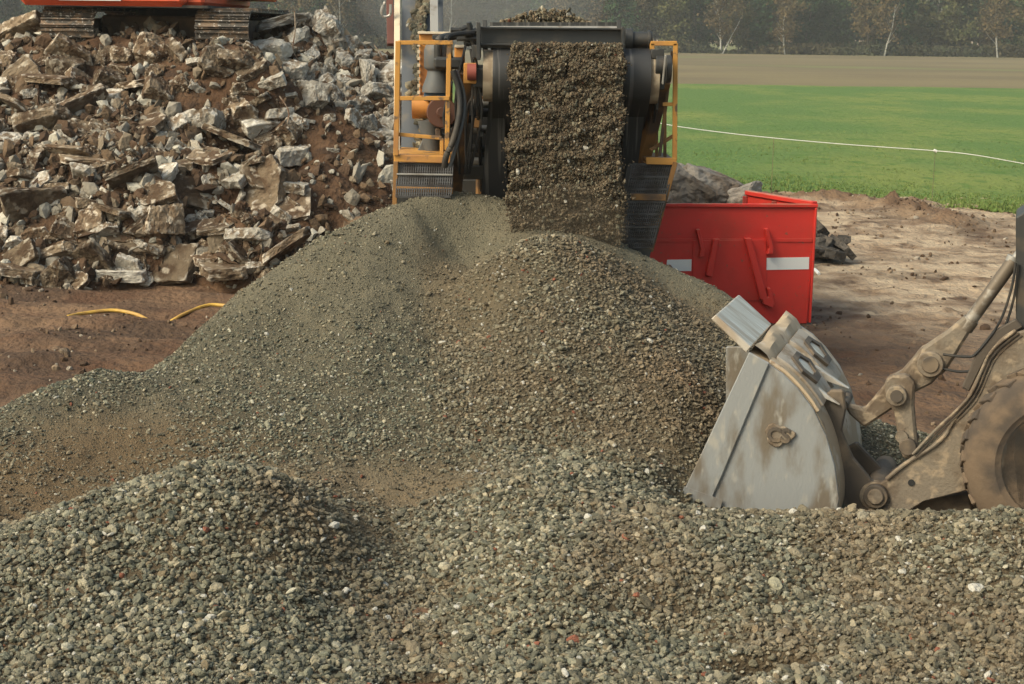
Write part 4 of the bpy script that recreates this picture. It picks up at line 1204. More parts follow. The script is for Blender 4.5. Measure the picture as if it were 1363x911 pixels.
# ---- material on the belts and the falling stream
def lumps(name, label, pts, s, brown, ng=NG):
    col = stone_cols(len(pts), np.full(len(pts), brown) * rng.uniform(.3, 1.4, len(pts)))
    return tag(scatter_object(name, np.zeros((0, 3)), None, None, pts, s[:, None] * rng.uniform(.7, 1.3, (len(pts), 3)), col, ng, rot=rng.uniform(0, 6.28, (len(pts), 3))), label, "gravel", kind="stuff")
n = 95000
t = rng.random(n) ** .94
xa, xb = Pc(679, 70, 15.5).x, Pc(831, 70, 15.5).x
yy0 = 15.62 + CY
zt = dz + .06; zb = 1.5
z = zt - t * (zt - zb)
fall = t * (zt - zb)
u = rng.random(n)
x = xa + (xb - xa) * u
x += (.05 + .07 * t) * fbm(np.where(u > .5, 5., 1.) + t * 0, t * 9, 3, 171) + rng.normal(0, .008 + .018 * t, n) + (rng.random(n) < .05) * rng.normal(0, .03 + .06 * t, n)
lump = fbm(x * 6, z * 11, 4, 173)
ylay = yy0 - .20 * np.sqrt(np.clip(fall, 0, 2.5)) - .085 * lump + np.abs(rng.normal(0, .035, n))
colend = 1.04 + .14 * fbm(x * 7, x * 0, 3, 199)
keep = rng.random(n) < (1 - .9 * sstep(colend - .55, colend + .06, t)) * (1 - .55 * t * (fbm(x * 16, t * 2.2, 3, 197) > .1))
coarse = rng.random(n) < .07
s = np.where(coarse, rng.lognormal(math.log(.027), .3, n), rng.lognormal(math.log(.0165), .35, n))
s = np.clip(s, .008, .06)
ylay = ylay - coarse * .015
st = np.stack([x, ylay, z], 1)[keep]
scl = s[keep][:, None] * rng.uniform(.75, 1.3, (keep.sum(), 3))
rot = rng.uniform(0, 6.28, (keep.sum(), 3))
tone = (.5 + .9 * fbm(x * 4 + 9, z * 7, 3, 175))[keep][:, None]
soilc = np.array([.062, .045, .028]) * (1 - tone) + np.array([.118, .09, .058]) * tone
col = soilc * rng.uniform(.8, 1.2, (len(st), 1))
ck = coarse[keep]
col[ck] = stone_cols(int(ck.sum()), rng.uniform(.2, .9, int(ck.sum()))) * .8
red = (col[:, 0] > 1.9 * col[:, 2] * 1.7); col[red & (rng.random(len(col)) < .5)] = (.13, .10, .07)
o = scatter_object("falling_gravel", np.zeros((0, 3)), None, None, st, scl, col, NG, rot=rot)
tag(o, "brown curtain of gravel falling from the crusher's conveyor", "gravel", kind="stuff")
# load on top of the drum and behind the beam
n = 6500
u, v = rng.random(n), rng.random(n)
px = 681 + 148 * u; x = np.array([Pc(a, 60, 15.8).x for a in px])
a = v * 1.35
zz = dz - rD + (rD + .05 + .03 * fbm(x * 6, v * 6, 2, 7)) * np.cos(a) + rng.normal(0, .012, n); yy = YD + rD - (rD + .05) * np.sin(a)
lumps("drum_gravel", "brown gravel riding over the conveyor's head drum", np.stack([x, yy, zz], 1), np.clip(rng.lognormal(math.log(.022), .35, n), .012, .06), .95)
n = 4000
u = rng.random(n); d = rng.random(n) ** 1.6 * 2.2
pxl, pxr = 664, 792
wv = np.sin(np.pi * np.clip(u, 0, 1)) ** .55
xL, xR = Pc(pxl, 36, 16.2).x, Pc(pxr, 36, 16.2).x
x = xL + (xR - xL) * u
hh = .17 * wv * (1 + .35 * fbm(u * 7, d * 2, 3, 9))
z = Pc(720, 35, 16.2).z + hh * rng.random(n) ** .5 - d * .34
lumps("belt_load", "heap of brown crushed material riding on the belt above the black beam", np.stack([x, 16.25 + CY + d, z], 1), np.clip(rng.lognormal(math.log(.032), .35, n), .012, .07), .75)
n = 420
t = rng.random(n)
cen = .5 + .25 * np.sin(t * 19) * .4 + rng.normal(0, .09, n)
pts = []
for k in range(n):
    tt = float(t[k]); lft = ca.lerp(ta, tt); rgt = cb_.lerp(tb, tt); pts.append(lft.lerp(rgt, float(min(.85, max(.15, cen[k] - .02)))) + Vector((0, -.05, .05)))
lumps("side_belt_stones", "brown stones riding up the blue-grey side conveyor belt", np.array(pts), rng.uniform(.05, .13, n), .5)

# ================================================================== WHEEL LOADER
P0 = P(997, 470, 12.0)
LA = R(18.5)
w3 = Vector((math.sin(LA), math.cos(LA), 0)); u3 = Vector((math.cos(LA), -math.sin(LA), 0))
def L(px, py, d=0.):
    r_v = ray(px, py); t = (P0 + w3 * d - CAM).dot(w3) / r_v.dot(w3)
    return CAM + r_v * t
def Lp(pts, d0, d1, name, mt, parent=None, bevel=.008):
    """plate: outline given at depth d0 across the machine, thickness to d1"""
    return MB().prism([L(a, b, d0) for a, b in pts], w3 * (d1 - d0)).build(name, mt, parent or ld, bevel)
def Lc(px, py, r, d0, d1, name, mt, parent=None, n=24):
    c = L(px, py, d0); return MB().cyl(c, c + w3 * (d1 - d0), r, n=n).build(name, mt, parent or ld, .006, True)
wc = L(1414, 628, .1)
ld = empty("wheel_loader", Vector((wc.x, wc.y, 0)), "dusty wheel loader at right with its worn steel bucket set down in the gravel", "wheel loader")
M_bside = mat("worn_bucket_steel", (.235, .245, .25), .5, .2, col2=(.145, .122, .095), scale=2.1, lo=.44, hi=.64, col3=(.31, .30, .275), scale3=6, lo3=.55, hi3=.72, bump=.5, bscale=30, bump_d=.006, spec=.4, stretch=(2.0, 2.0, .8))
M_blade = mat("scraped_steel", (.50, .46, .40), .4, .35, col2=(.36, .29, .22), scale=3, lo=.4, hi=.65, col3=(.62, .60, .56), scale3=5, stretch=(.7, 5, .7))
M_plate = mat("dusty_pale_plate", (.34, .30, .25), .7, .1, col2=(.22, .165, .11), scale=3.5, lo=.45, hi=.62, col3=(.45, .43, .39), scale3=7, lo3=.55, hi3=.7, bump=.2, bscale=30, bump_d=.01)
M_mud = mat("dusty_mud_paint", (.17, .142, .110), .9, col2=(.115, .085, .060), scale=3.4, lo=.42, hi=.62, col3=(.26, .205, .145), scale3=11, lo3=.5, hi3=.66, bump=.7, bscale=34, bump_d=.012, spec=.3)
M_mudd = mat("dark_greasy_mud", (.066, .052, .040), .75, col2=(.15, .112, .075), scale=4, lo=.45, hi=.65, bump=.4, bscale=24, bump_d=.01)
M_dustp = mat("sandy_dust_steel", (.36, .28, .19), .8, col2=(.50, .44, .36), scale=3, lo=.48, hi=.62, col3=(.24, .17, .11), scale3=6, lo3=.58, hi3=.7, bump=.2, bscale=30, bump_d=.01)
M_tyre = mat("dusty_tyre", (.125, .088, .058), .95, col2=(.055, .043, .034), scale=3, lo=.42, hi=.62, bump=.5, bscale=22, bump_d=.012)
M_hub = mat("dusty_rim", (.055, .052, .048), .85, col2=(.12, .095, .07), scale=2, lo=.45, hi=.6, bump=.2, bscale=20)
WB = 1.78
bk = empty("bucket", P0, None)
C.objects.unlink(bk)
# bucket: one part with its own pieces
outer = [(1023, 485), (1042, 497), (1062, 517), (1083, 545), (1100, 580), (1112, 620), (1118, 665), (1112, 700), (1085, 718)]
flr = [(1085, 718), (908, 700)]
bs = MB()
nearp = [(908, 662), (997, 471), (1023, 485), (1042, 498), (1062, 518), (1083, 546), (1100, 581), (1111, 620), (1117, 665), (1110, 700), (1085, 716), (915, 700)]
bucket = MB().prism([L(a, b, .0) for a, b in nearp], w3 * .035).build("bucket", M_bside, ld, .006)
sub = bucket
MB().prism([L(a, b, .0) for a, b in nearp], w3 * .035)
far = MB().prism([L(a, b, .0) + w3 * WB for a, b in nearp], w3 * .035).build("far_side_plate", M_bside, bucket, .006)
# curved shell between the sides
sh = MB(); op = [L(a, b, 0) for a, b in nearp[2:-1]] + [L(915, 700, 0)]
sm_ = []
sm_ = bez(op, 4)
cen = L(1000, 600, 0)
inn = [p + (cen - p).normalized() * .03 for p in sm_]
nn = len(sm_)
vs = [p + w3 * .035 for p in sm_] + [p + w3 * .035 for p in inn] + [p + w3 * WB for p in sm_] + [p + w3 * WB for p in inn]
fs = []
for i in range(nn - 1):
    fs += [(i, i + 1, 2 * nn + i + 1, 2 * nn + i), (nn + i, nn + i + 1, 3 * nn + i + 1, 3 * nn + i), (i, i + 1, nn + i + 1, nn + i), (2 * nn + i, 2 * nn + i + 1, 3 * nn + i + 1, 3 * nn + i)]
fs += [(0, nn, 3 * nn, 2 * nn), (nn - 1, 2 * nn - 1, 4 * nn - 1, 3 * nn - 1)]
sh.add(vs, fs).build("bucket_shell", M_dustp, bucket, 0, True)
MB().prism([L(a, b, -.028) for a, b in ((906, 662), (997, 469), (1024, 484), (962, 632), (944, 672), (938, 700), (914, 700))], w3 * .026).build("side_cutter", M_bside, bucket, .008)
MB().prism([L(a, b, -.034) for a, b in ((905, 662), (911, 648), (962, 666), (955, 690), (925, 690))], w3 * .005).build("base_edge_end", M_bside, bucket, .001)
MB().prism([L(a, b, 0) for a, b in ((997, 470), (1023, 485), (1020, 492), (994, 479))], w3 * WB).build("top_lip", M_dustp, bucket, .006)
# tilted lip plate at the top front
lpA, lpD = L(950, 423, .02), L(993, 470, .02)
tk_ = L(957, 418, .02) - L(950, 423, .02)
wl = (L(1024, 421, 0) - L(993, 469, 0))
def far_of(px0, py0, px1, py1):
    a = L(px0, py0, 0.02)
    # depth of far corner along the width axis
    best = min((abs((lambda q: 0)(0)), 0) for _ in range(1))
    return a
rb = [L(950, 423, .0), L(993, 470, .0)]
WL = 1.05
MB().prism([L(946, 425, 0), L(953, 419, 0), L(1000, 462, 0), L(993, 470, 0)], w3 * WL).build("lip_plate", M_blade, bucket, .008)
MB().prism([L(966, 462, .5), L(1000, 462, .5), L(985, 520, .5), L(966, 560, .5)], w3 * .04).build("lip_bracket", M_bside, bucket, .008)
# dust-covered deck behind the lip plate
dk_ = MB(); nd = 14; vs = []; fs = []
for k in range(nd + 1):
    d = .05 + (WB - .08) * k / nd
    for q_, (a, b) in enumerate(((996, 472), (1003, 468), (1011, 470), (1019, 475), (1027, 487))):
        lift = (.018 * math.sin(k * .9 + q_ * 1.7) + .025) * (0 < q_ < 4)
        vs.append(L(a, b, 0) + w3 * d + Vector((0, 0, lift)))
for k in range(nd):
    fs += [(k * 5 + q_, k * 5 + q_ + 1, k * 5 + 6 + q_, k * 5 + 5 + q_) for q_ in range(4)]
dk_.add(vs, fs).build("caked_dirt", M_dustp, bucket, 0, True)
# worn frames with six-sided holes on the back of the shell, and their rearward spikes
def shell_pt(t, d, lift):     # t 0..1 down the curved back, d across
    k = t * (nn * .55); i = int(k); p = sm_[i].lerp(sm_[i + 1], k - i); nrm = (p - cen).normalized()
    return p + w3 * d + nrm * lift
def strip(d0, d1, t0, t1, lift0, lift1, name, mt):
    ns = 8; vs = []; fs = []
    for k in range(ns + 1):
        t = t0 + (t1 - t0) * k / ns
        vs += [shell_pt(t, d0, lift0), shell_pt(t, d1, lift0), shell_pt(t, d1, lift1), shell_pt(t, d0, lift1)]
    for k in range(ns):
        fs += [(4 * k + a, 4 * k + (a + 1) % 4, 4 * k + 4 + (a + 1) % 4, 4 * k + 4 + a) for a in range(4)]
    fs += [(0, 1, 2, 3), (4 * ns, 4 * ns + 1, 4 * ns + 2, 4 * ns + 3)]
    return MB().add(vs, fs).build(name, mt, bucket, .004)
def hexring(d, t, wd_, ht, inner, l0, l1, name, mt):
    A = [(d + wd_ * math.cos(R(60 * k)), t + ht * math.sin(R(60 * k))) for k in range(6)]
    B = [(d + wd_ * inner * math.cos(R(60 * k)), t + ht * inner * math.sin(R(60 * k))) for k in range(6)]
    vs = [shell_pt(q, e, l1) for e, q in A] + [shell_pt(q, e, l1) for e, q in B] + [shell_pt(q, e, l0) for e, q in A] + [shell_pt(q, e, l0) for e, q in B]
    fs = []
    for k in range(6):
        j2 = (k + 1) % 6
        fs += [(k, j2, 6 + j2, 6 + k), (k, j2, 12 + j2, 12 + k), (6 + k, 6 + j2, 18 + j2, 18 + k), (12 + k, 12 + j2, 18 + j2, 18 + k)]
    return MB().add(vs, fs).build(name, mt, bucket)
strip(.04, .16, .0, .62, .002, .03, "edge_band", M_dustp)
for d in (.50, 1.22):
    strip(d - .30, d + .28, .06, .62, .002, .045, "wear_plate", M_plate)
    hexring(d, .34, .235, .17, .62, .047, .072, "hexagonal_frame", M_mudd)
    hexring(d, .34, .14, .10, .02, .047, .056, "hexagon_opening", M_blade)
for d, (px0, py0, px1, py1) in ((.38, (1078, 512, 1118, 540)), (.82, (1088, 494, 1130, 518))):
    a = L(px0, py0, d); b = L(px1, py1, d)
    MB().prism([L(px0 - 4, py0 - 7, d), b, L(px0, py0 + 10, d)], w3 * .06).build("spike", M_blade, bucket, .004)
# cast badge on the side
bl_ = MB(); cpt = L(1036.5, 580, -.03)
ring = []
for k in range(22):
    a = 2 * math.pi * k / 22; rr = .1 * (1 + .16 * math.sin(3 * a + 1) + .08 * math.sin(7 * a))
    ring.append(cpt + u3 * (math.cos(a) * rr * 1.18) + Vector((0, 0, math.sin(a) * rr * .92)))
badge = bl_.prism(ring, w3 * .03).build("badge", M_mud, bucket, .01)
tx = bpy.data.curves.new("badge_letters", 'FONT'); tx.body = "CS"; tx.size = .16; tx.extrude = .009; tx.align_x = 'CENTER'; tx.align_y = 'CENTER'; tx.offset = .006
tx.materials.append(M_mudd)  # darker than the badge: relief shadow put into the letters' colour
tob = bpy.data.objects.new("badge_text", tx)
tme = bpy.data.meshes.new_from_object(tob); tme.name = "badge_letters"
bpy.data.objects.remove(tob)
to = bpy.data.objects.new("badge_letters", tme); C.objects.link(to)
to.parent = badge
tm = Matrix((u3, Vector((0, 0, 1)), -w3)).transposed().to_4x4(); tm.translation = cpt - w3 * .004
to.matrix_basis = tm
# bucket rear brackets, pin bosses
for d in (.42, 1.18):
    Lp([(1080, 545), (1105, 520), (1122, 520), (1126, 545), (1120, 575), (1135, 610), (1160, 640), (1188, 655), (1190, 672), (1175, 684), (1140, 684), (1115, 690), (1112, 620), (1100, 582)], d, d + .07, "bucket_ear", M_mudd, None, .012)
Lp([(1088, 540), (1110, 520), (1124, 522), (1126, 545), (1112, 560)], .62, .70, "tilt_ear", M_mudd, None, .01)
Lc(1165, 662, .10, .34, 1.32, "bucket_pin", M_mudd); Lc(1165, 662, .065, .31, .345, "pin_cap", M_mud)
Lc(1165, 662, .13, .40, .5, "pin_boss", M_mud)
Lc(1122, 540, .045, .55, .9, "tilt_pin", M_mudd)
# tilt link from bucket to bellcrank, bellcrank, cylinder
Lp([(1118, 530), (1130, 552), (1150, 570), (1188, 545), (1206, 520), (1196, 505), (1178, 512), (1150, 545), (1132, 540)], .62, .72, "tilt_link", M_mud, None, .02)
Lp([(1177, 508), (1186, 500), (1208, 500), (1218, 512), (1216, 540), (1219, 575), (1222, 600), (1216, 612), (1202, 612), (1196, 590), (1190, 550), (1178, 530)], .50, .62, "bellcrank", M_mud, None, .02)
Lp([(1180, 506), (1200, 495), (1228, 462), (1240, 462), (1258, 474), (1258, 492), (1240, 512), (1216, 524), (1205, 540), (1190, 536)], .64, .78, "bellcrank_arm", M_mud, None, .02)
Lc(1193, 528, .085, .44, .85, "bellcrank_pin", M_mud); Lc(1193, 528, .05, .42, .445, "pin_cap", M_mudd)
Lc(1208, 596, .07, .44, .8, "link_pin", M_mudd); Lc(1200, 582, .05, .47, .5, "pin_cap", M_mud)
Lp([(1140, 590), (1180, 632), (1212, 612), (1216, 625), (1175, 660), (1150, 640), (1120, 600)], .86, .95, "lower_link", M_mudd, None, .015)
# clevis and cylinder
Lp([(1222, 480), (1228, 463), (1262, 440), (1285, 420), (1296, 430), (1292, 442), (1270, 478), (1258, 497), (1240, 506), (1225, 500)], .56, .66, "clevis", M_mud, None, .025)
Lc(1238, 486, .105, .50, .74, "clevis_boss", M_mud); Lc(1238, 486, .07, .485, .505, "clevis_pin", M_mudd); 
cy = MB(); cy.cyl(L(1288, 432, .62), L(1349, 347, .62), .055, n=20); cy.cyl(L(1284, 438, .62), L(1293, 425, .62), .066, n=20)
M_cyl = mat("worn_cylinder", (.13, .105, .08), .5, .3, col2=(.26, .24, .21), scale=6, lo=.52, hi=.62)
cy.build("tilt_cylinder", M_cyl, ld, 0, True)
cy = MB(); cy.cyl(L(1345, 352, .62), L(1349.5, 341, .62), .05, n=20); cy.build("cylinder_end", M_lsteel, ld, .004, True)
MB().cyl(L(1345, 352, .62), L(1440, 225, .62), .03, n=16).build("piston_rod", M_lsteel, ld, 0, True)
Lp([(1352, 290), (1372, 278), (1420, 275), (1440, 460), (1352, 450)], .55, 1.2, "front_tower", M_dsteel, None, .01)
# hoses
for k, pts in enumerate(([(1352, 350), (1346, 385), (1330, 430), (1300, 470), (1285, 475), (1255, 472)], [(1356, 352), (1350, 395), (1336, 440), (1312, 485), (1282, 495), (1250, 490)])):
    MB().tube(bez([L(a, b, .5 + .03 * k) for a, b in pts], 8), .011, 8).build("hydraulic_hose", M_black, ld, 0, True)
for k in range(4):
    MB().tube(bez([L(a + k * 4, b + k * 3, .36 + .02 * k) for a, b in ((1352, 440), (1318, 470), (1295, 520), (1275, 545), (1248, 570), (1215, 605))], 8), .012, 8).build("hydraulic_hose", M_mudd if k % 2 else M_mud, ld, 0, True)
# lift arms: near and far
armp = [(1180, 640), (1205, 620), (1250, 590), (1270, 560), (1290, 530), (1310, 490), (1330, 460), (1350, 445), (1390, 432), (1430, 440), (1470, 480), (1470, 560), (1400, 580), (1330, 640), (1282, 655), (1230, 668), (1195, 690), (1165, 688), (1152, 668), (1160, 648)]
Lp(armp, .40, .47, "lift_arm", M_mud, None, .01)
Lp(armp, 1.25, 1.32, "lift_arm", M_mud, None, .01)
MB().tube(bez([L(a, b, .39) for a, b in ((1180, 638), (1206, 617), (1251, 587), (1271, 557), (1291, 527), (1311, 487), (1331, 456), (1352, 441))], 5), .018, 8).build("arm_edge_rib", M_mud, ld, 0, True)
Lp([(1300, 470), (1325, 440), (1352, 425), (1362, 436), (1335, 452), (1312, 478), (1290, 522), (1280, 516)], .5, .56, "inner_arm_edge", M_mudd, None, .01)
Lc(1213, 643, .028, .392, .405, "arm_hole", M_black)
Lp([(1180, 668), (1290, 655), (1300, 700), (1190, 700)], .6, 1.1, "axle_guard", M_mudd, None, .02)
MB().cyl(L(1290, 640, .9), L(1420, 640, .9), .16, n=18).build("front_frame", M_mudd, ld, .01, True)
# wheels
def wheel(c, ax, r=.755, wdt=.55):
    wt = MB().lathe(c, ax, [(0.03, r * .62), (0, r * .68), (.015, r * .86), (.07, r * .965), (.12, r), (wdt - .12, r), (wdt - .07, r * .965), (wdt - .015, r * .86), (wdt, r * .68), (wdt - .03, r * .62)], 72)
    ty = wt.build("tyre", M_tyre, ld, 0, True)
    lug = MB(); axv = Vector(ax).normalized(); up = Vector((0, 0, 1)); fx = axv.cross(up).normalized()
    for k in range(26):
        a = 2 * math.pi * k / 26
        for side, (s0, s1) in enumerate(((.10, wdt * .48), (wdt - .10, wdt * .52))):
            a1 = a + .12 * (1 if side else 0) + 0; a2 = a1 + .13
            rad = lambda q: fx * math.cos(q) + up * math.sin(q)
            p = c + axv * s0 + rad(a1) * (r * .988); q_ = c + axv * s1 + rad(a2) * (r + .012)
            lug.bar(p, q_, .09, .045, up=rad((a1 + a2) / 2))
    lug.build("tread_lugs", M_tyre, ty, .006)
    rm = MB().lathe(c + axv * .03, ax, [(0, r * .62), (.0, r * .6), (.02, r * .585), (.08, r * .52), (.16, r * .46), (.17, r * .30), (.06, r * .24), (.03, r * .18), (.03, 0.02)], 48).build("rim", M_hub, ty, 0, True)
    nb_ = MB()
    for k in range(10):
        a = 2 * math.pi * k / 10; pc = c + axv * .15 + (fx * math.cos(a) + up * math.sin(a)) * r * .36
        nb_.cyl(pc, pc + axv * .06, .018, n=6)
    nb_.build("wheel_nuts", M_mudd, ty)
wc0 = L(1416, 628, .02); wc0.z = .755 if abs(wc0.z - .755) < .2 else wc0.z
wheel(wc0, w3)
wheel(wc0 + w3 * 2.0, -w3 * 1.0) if False else wheel(wc0 + w3 * 1.25, w3)
rear = u3 * 2.9
wheel(wc0 + rear, w3); wheel(wc0 + rear + w3 * 1.25, w3)
M_ly = mat("dusty_loader_yellow", (.42, .26, .07), .7, col2=(.22, .16, .09), scale=1.5, lo=.4, hi=.6)
def Lbox(name, a0, a1, d0, d1, z0, z1, mt, bevel=.03):
    q_ = [wc0 + u3 * a + w3 * d for a, d in ((a0, d0), (a1, d0), (a1, d1), (a0, d1))]
    return MB().hexa([Vector((p.x, p.y, z0)) for p in q_], [Vector((p.x, p.y, z1)) for p in q_]).build(name, mt, ld, bevel)
Lbox("rear_frame", .9, 4.2, .45, 1.35, .6, 1.25, M_ly); Lbox("engine_hood", 2.4, 4.4, .35, 1.45, 1.25, 2.15, M_ly, .08)
Lbox("cab", 1.0, 2.3, .35, 1.5, 1.3, 3.05, M_ly, .05); Lbox("cab_window", 1.15, 2.15, .33, 1.52, 1.95, 2.9, M_glass, .02)
Lbox("fender", -.55, .75, .0, .5, 1.62, 1.67, M_mudd, .02) if False else None

# ================================================================== HOSE, CORD FENCE
M_hose = mat("yellow_hose", (.58, .36, .06), .6, col2=(.42, .25, .06), scale=5)
def gz(p, dz_): return Vector((p.x, p.y, float(ground_h(np.array([[p.x]]), np.array([[p.y]]))[0, 0]) + dz_))
pts = [gz(G(90, 423), -.02)] + [gz(G(a, b), dz_) for a, b, dz_ in ((110, 419, .03), (150, 416, .03), (180, 418, .03), (198, 421, -.03), (212, 422, -.09), (225, 421, -.02), (245, 418, .03), (275, 412, .03), (300, 412, .03), (340, 417, .03), (370, 420, .0))]
tag(MB().tube(bez(pts, 6), .026, 8).build("yellow_hose", M_hose, smooth=True), "thin yellow hose lying half buried across the brown soil", "hose")
M_cord = mat("white_cord", (.62, .62, .58), .7)
M_wood = mat("weathered_wood", (.16, .11, .07), .9, col2=(.08, .06, .045), scale=6)
fp = P(880, 163, 32); fence = empty("cord_fence", Vector((fp.x, fp.y, 0)), "thin white cord strung across the yard edge in front of the green meadow", "cord fence")
cpts = [P(860, 160, 32), P(905, 169, 31.9), P(1000, 181, 31.8), (P(1120, 192, 31.7)), P(1245, 201, 31.6), P(1300, 207, 31.5), P(1375, 220, 31.4), P(1440, 228, 31.4)]
MB().tube(bez(cpts, 8), .0095, 6).build("cord", M_cord, fence, 0, True)
MB().cyl(P(1243, 200, 31.6), P(1247, 202, 31.6), .03, n=10).build("knot", M_cord, fence, 0, True)
for a, b in ((1245, 201), (1030, 184)):
    q_ = P(a, b, 31.65); MB().cyl(Vector((q_.x, q_.y, -.05)), q_, .0045, n=6).build("stake", M_wood, fence, 0, True)
for p in (cpts[0], cpts[-1]):
    MB().cyl(Vector((p.x, p.y, -.1)), p + Vector((0, 0, .1)), .045, .04, n=10).build("post", M_wood, fence, 0, True)
tag(MB().tube(bez([gz(G(1076, 365), .02), gz(G(1083, 364), .06), gz(G(1090, 367), .02)], 4), .03, 6).build("litter_scrap", M_white, smooth=True), "crumpled pale scrap on the sand right of the skip", "litter")

# ================================================================== TREE LINE
LEAF = {}
def leaf_mat(name, c1, c2):
    return mat(name, c1, .9, col2=c2, scale=.5, lo=.4, hi=.6, rnd=.25, spec=.2)
LM = [leaf_mat("dark_foliage", (.020, .046, .020), (.034, .064, .024)), leaf_mat("olive_foliage", (.050, .062, .022), (.08, .075, .028)), leaf_mat("autumn_foliage", (.065, .055, .026), (.10, .072, .032))]
M_bark = mat("dark_bark", (.06, .05, .04), .9, col2=(.09, .08, .065), scale=3)
M_birch = mat("birch_bark", (.36, .355, .33), .8, col2=(.12, .11, .10), scale=1.2, lo=.55, hi=.62, stretch=(1, 1, 3))
def crown_mesh(name, seed, hb, ht, rad, nl, size):
    r = np.random.default_rng(seed)
    k = 26
    cz = r.uniform(hb, ht, k); prof = np.sin(np.pi * np.clip((cz - hb + 1.) / (ht - hb + 1.6), 0, 1)) ** .6
    ca_ = r.uniform(0, 6.28, k); cr_ = rad * prof * r.uniform(.2, .85, k)
    cen = np.stack([np.cos(ca_) * cr_, np.sin(ca_) * cr_, cz], 1)
    which = r.integers(0, k, nl)
    p = cen[which] + r.normal(0, 1, (nl, 3)) * np.array([.9, .9, .65]) * rad * .26
    p[:, 2] = np.clip(p[:, 2], .1, None)
    a = r.normal(0, 1, (nl, 3)); a /= np.linalg.norm(a, axis=1)[:, None]
    b = np.cross(a, r.normal(0, 1, (nl, 3))); b /= np.linalg.norm(b, axis=1)[:, None]
    s = r.uniform(.5, 1.3, (nl, 1)) * size
    co = np.stack([p - a * s, p + b * s * .7, p + a * s, p - b * s * .7], 1).reshape(-1, 3)
    return np_mesh(name, co, np.arange(nl * 4).reshape(-1, 4), False)
def trunk_mesh(name, seed, h, r0, lean=.4, fork=False):
    rr = random.Random(seed); mb = MB()
    def limb(p, d, r, n, ln):
        pts = [p]; q_ = p
        for i in range(n):
            d = (d + Vector((rr.uniform(-.12, .12), rr.uniform(-.12, .12), .05))).normalized(); q_ = q_ + d * ln; pts.append(q_)
        for i in range(n): mb.cyl(pts[i], pts[i + 1], r * (1 - i / n * .75), r * (1 - (i + 1) / n * .75), 7, False)
        return pts
    d = Vector((rr.uniform(-lean, lean) * .5, rr.uniform(-lean, lean) * .3, 1)).normalized()
    pts = limb(Vector((0, 0, -.3)), d, r0, 8, h / 8)
    for i in range(2, 8):
        for k in range(2): limb(pts[i], Vector((rr.uniform(-1, 1), rr.uniform(-1, 1), .9)).normalized(), r0 * .35 * (1 - i / 10), 4, h * .07)
    if fork: limb(Vector((.1, 0, -.3)), Vector((.42, 0, 1)).normalized(), r0 * .8, 7, h / 9)
    return mb.mesh(name, smooth=True)
CR = {'dark': [crown_mesh("dark_crown_%d" % i, i, .8, 15, 4.6, 3600, .42) for i in range(3)],
      'olive': [crown_mesh("olive_crown_%d" % i, 10 + i, 2.2, 15, 4.2, 2600, .38) for i in range(3)],
      'autumn': [crown_mesh("autumn_crown_%d" % i, 20 + i, 4.2, 17, 4.4, 1700, .32) for i in range(3)]}
for k, m_ in (('dark', LM[0]), ('olive', LM[1]), ('autumn', LM[2])):
    for me in CR[k]: me.materials.append(m_)
TR = [trunk_mesh("dark_trunk_%d" % i, i, 13, .24) for i in range(3)]
for me in TR: me.materials.append(M_bark)
BT = [trunk_mesh("birch_trunk_%d" % i, 40 + i, 12, .2, .8, i == 0) for i in range(3)]
for me in BT: me.materials.append(M_birch)
def tree(kind, px, Yd, sc, rz, label, group, birch=None):
    x = (px - 681.5) / FPX * Yd
    root = empty({'dark': 'evergreen_tree', 'olive': 'broadleaf_tree', 'autumn': 'autumn_tree'}[kind] if birch is None else 'birch_tree', (x, Yd, .05), label, "tree", group)
    for nm, me in (("crown", random.choice(CR[kind])), ("trunk", random.choice(TR) if birch is None else BT[birch])):
        o = bpy.data.objects.new(nm, me); C.objects.link(o); o.parent = root
    root.rotation_euler.z = rz; root.scale = (sc,) * 3
    return root
TG = {'dark': "dark evergreen tree in the wood beyond the fields", 'olive': "olive-green broadleaf tree in the wood beyond the fields", 'autumn': "brownish autumn tree in the wood beyond the fields"}
px = -60
while px < 1430:
    z_ = px
    kind = 'dark' if (z_ < 520 and random.random() < .75) else random.choices(['dark', 'olive', 'autumn'], [.42, .33, .25])[0]
    tree(kind, px, random.uniform(362, 378), random.uniform(.85, 1.25), random.uniform(0, 6), TG[kind], TG[kind].replace("tree", "trees"))
    px += random.uniform(22, 34)
px = -70
while px < 1440:
    kind = random.choices(['dark', 'olive'], [.7, .3])[0]
    t_ = tree(kind, px, random.uniform(384, 400), random.uniform(1.1, 1.4), random.uniform(0, 6), TG[kind], TG[kind].replace("tree", "trees"))
    px += random.uniform(26, 36)
for px, b, sc, lab in ((950, 0, 1.1, "forked white-barked birch left of centre of the tree line behind the meadow"), (1033, 1, .95, "short pale birch trunk second in from the forked birch"), (1163, 2, 1.05, "pair-like white birch under orange leaves at the wood's edge"),
                       (1311, 1, 1.1, "grey-white birch furthest right at the wood's edge"), (592, 2, 1.2, "slim white birch rising behind the crusher"), (393, 1, 1.1, "slim pale birch above the rubble heap's crest"), (448, 2, 1.15, "white birch behind the upright boulder on the heap's crest")):
    tree('autumn', px, 357, sc, 0.0, lab, None, birch=b)
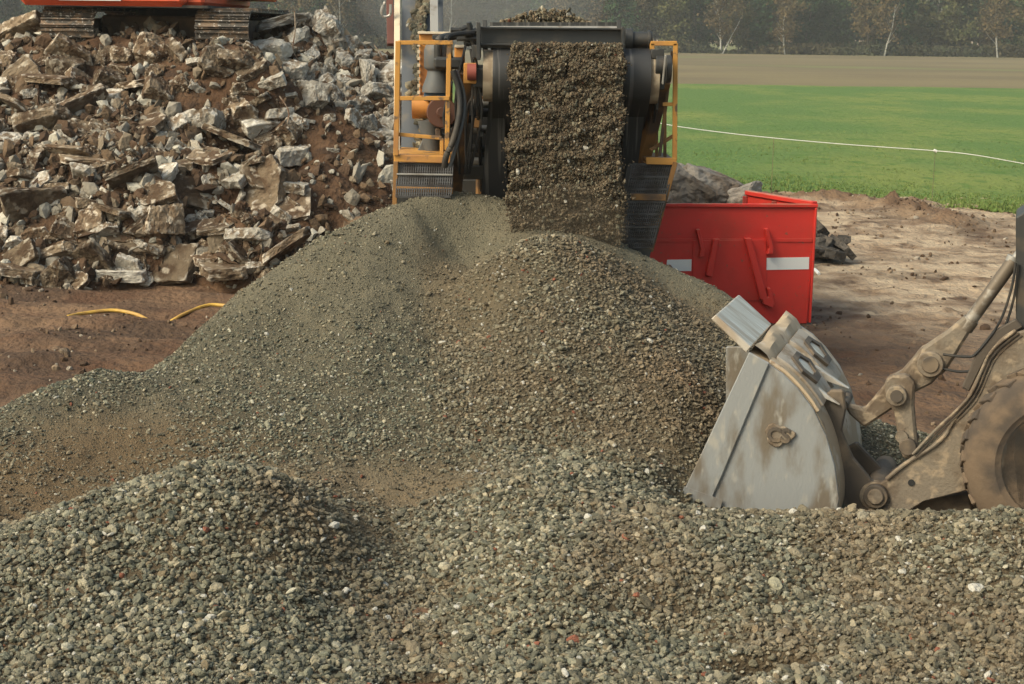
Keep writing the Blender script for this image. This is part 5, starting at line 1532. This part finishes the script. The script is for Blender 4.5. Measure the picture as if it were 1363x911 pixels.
# undergrowth band
n = 26000
x = rng.uniform(-150, 150, n); y = rng.uniform(356, 380, n)
gap = np.exp(-((x - 52) / 7) ** 2)
hm = (2.6 + 1.6 * fbm(x * .12, y * .1, 3, 181)) * (1 - .8 * gap)
p = np.stack([x, y, rng.random(n) ** .8 * hm], 1)
a = rng.normal(0, 1, (n, 3)); a /= np.linalg.norm(a, axis=1)[:, None]
b = np.cross(a, rng.normal(0, 1, (n, 3))); b /= np.linalg.norm(b, axis=1)[:, None]
s = rng.uniform(.25, .6, (n, 1))
co = np.stack([p - a * s, p + b * s * .7, p + a * s, p - b * s * .7], 1).reshape(-1, 3)
me = np_mesh("undergrowth", co, np.arange(n * 4).reshape(-1, 4), False)
me.materials.append(mat("undergrowth_leaves", (.035, .042, .022), .9, col2=(.075, .065, .032), scale=.08, lo=.4, hi=.6, spec=.2))
tag(link("undergrowth", me), "dark brushy undergrowth along the foot of the wood", "undergrowth", kind="stuff")

# ================================================================== HAZE AND DUST
def volume(name, me, col, dens, label):
    M = bpy.data.materials.new(name + "_air"); M.use_nodes = True; t = M.node_tree
    for nd in list(t.nodes):
        if nd.type == 'BSDF_PRINCIPLED': t.nodes.remove(nd)
    v = t.nodes.new("ShaderNodeVolumePrincipled"); v.inputs["Color"].default_value = (*col, 1); v.inputs["Density"].default_value = dens; v.inputs["Anisotropy"].default_value = .2
    t.links.new(v.outputs[0], t.nodes["Material Output"].inputs["Volume"])
    me.materials.append(M)
    return tag(link(name, me), label, "air", kind="stuff")
hz = MB().box((0, 190, 10.5), (640, 460, 25)).mesh("haze")
volume("haze", hz, (.88, .88, .86), 0.0004, "thin pale autumn haze over the fields")

bmd = bmesh.new(); bmesh.ops.create_icosphere(bmd, subdivisions=4, radius=1)
pc = P(640, 14, 23)
for v in bmd.verts: v.co = Vector((v.co.x * 1.9, v.co.y * 2.2, v.co.z * 1.25)) + pc + Vector((0, 0, .35))
dme = bpy.data.meshes.new("dust"); bmd.to_mesh(dme); bmd.free()
volume("dust", dme, (.72, .70, .66), .07, "pale dust drifting up behind the crusher's belts")

def puff(name, c, r, col, dens, label):
    b = bmesh.new(); bmesh.ops.create_icosphere(b, subdivisions=4, radius=1)
    for v in b.verts: v.co = Vector((v.co.x * r[0], v.co.y * r[1], v.co.z * r[2])) + c
    me = bpy.data.meshes.new(name); b.to_mesh(me); b.free()
    volume(name, me, col, dens, label)
puff("impact_dust", P(750, 305, 15.85), (.70, .40, .48), (.46, .38, .28), .30, "brown dust where the falling gravel lands on the heap")
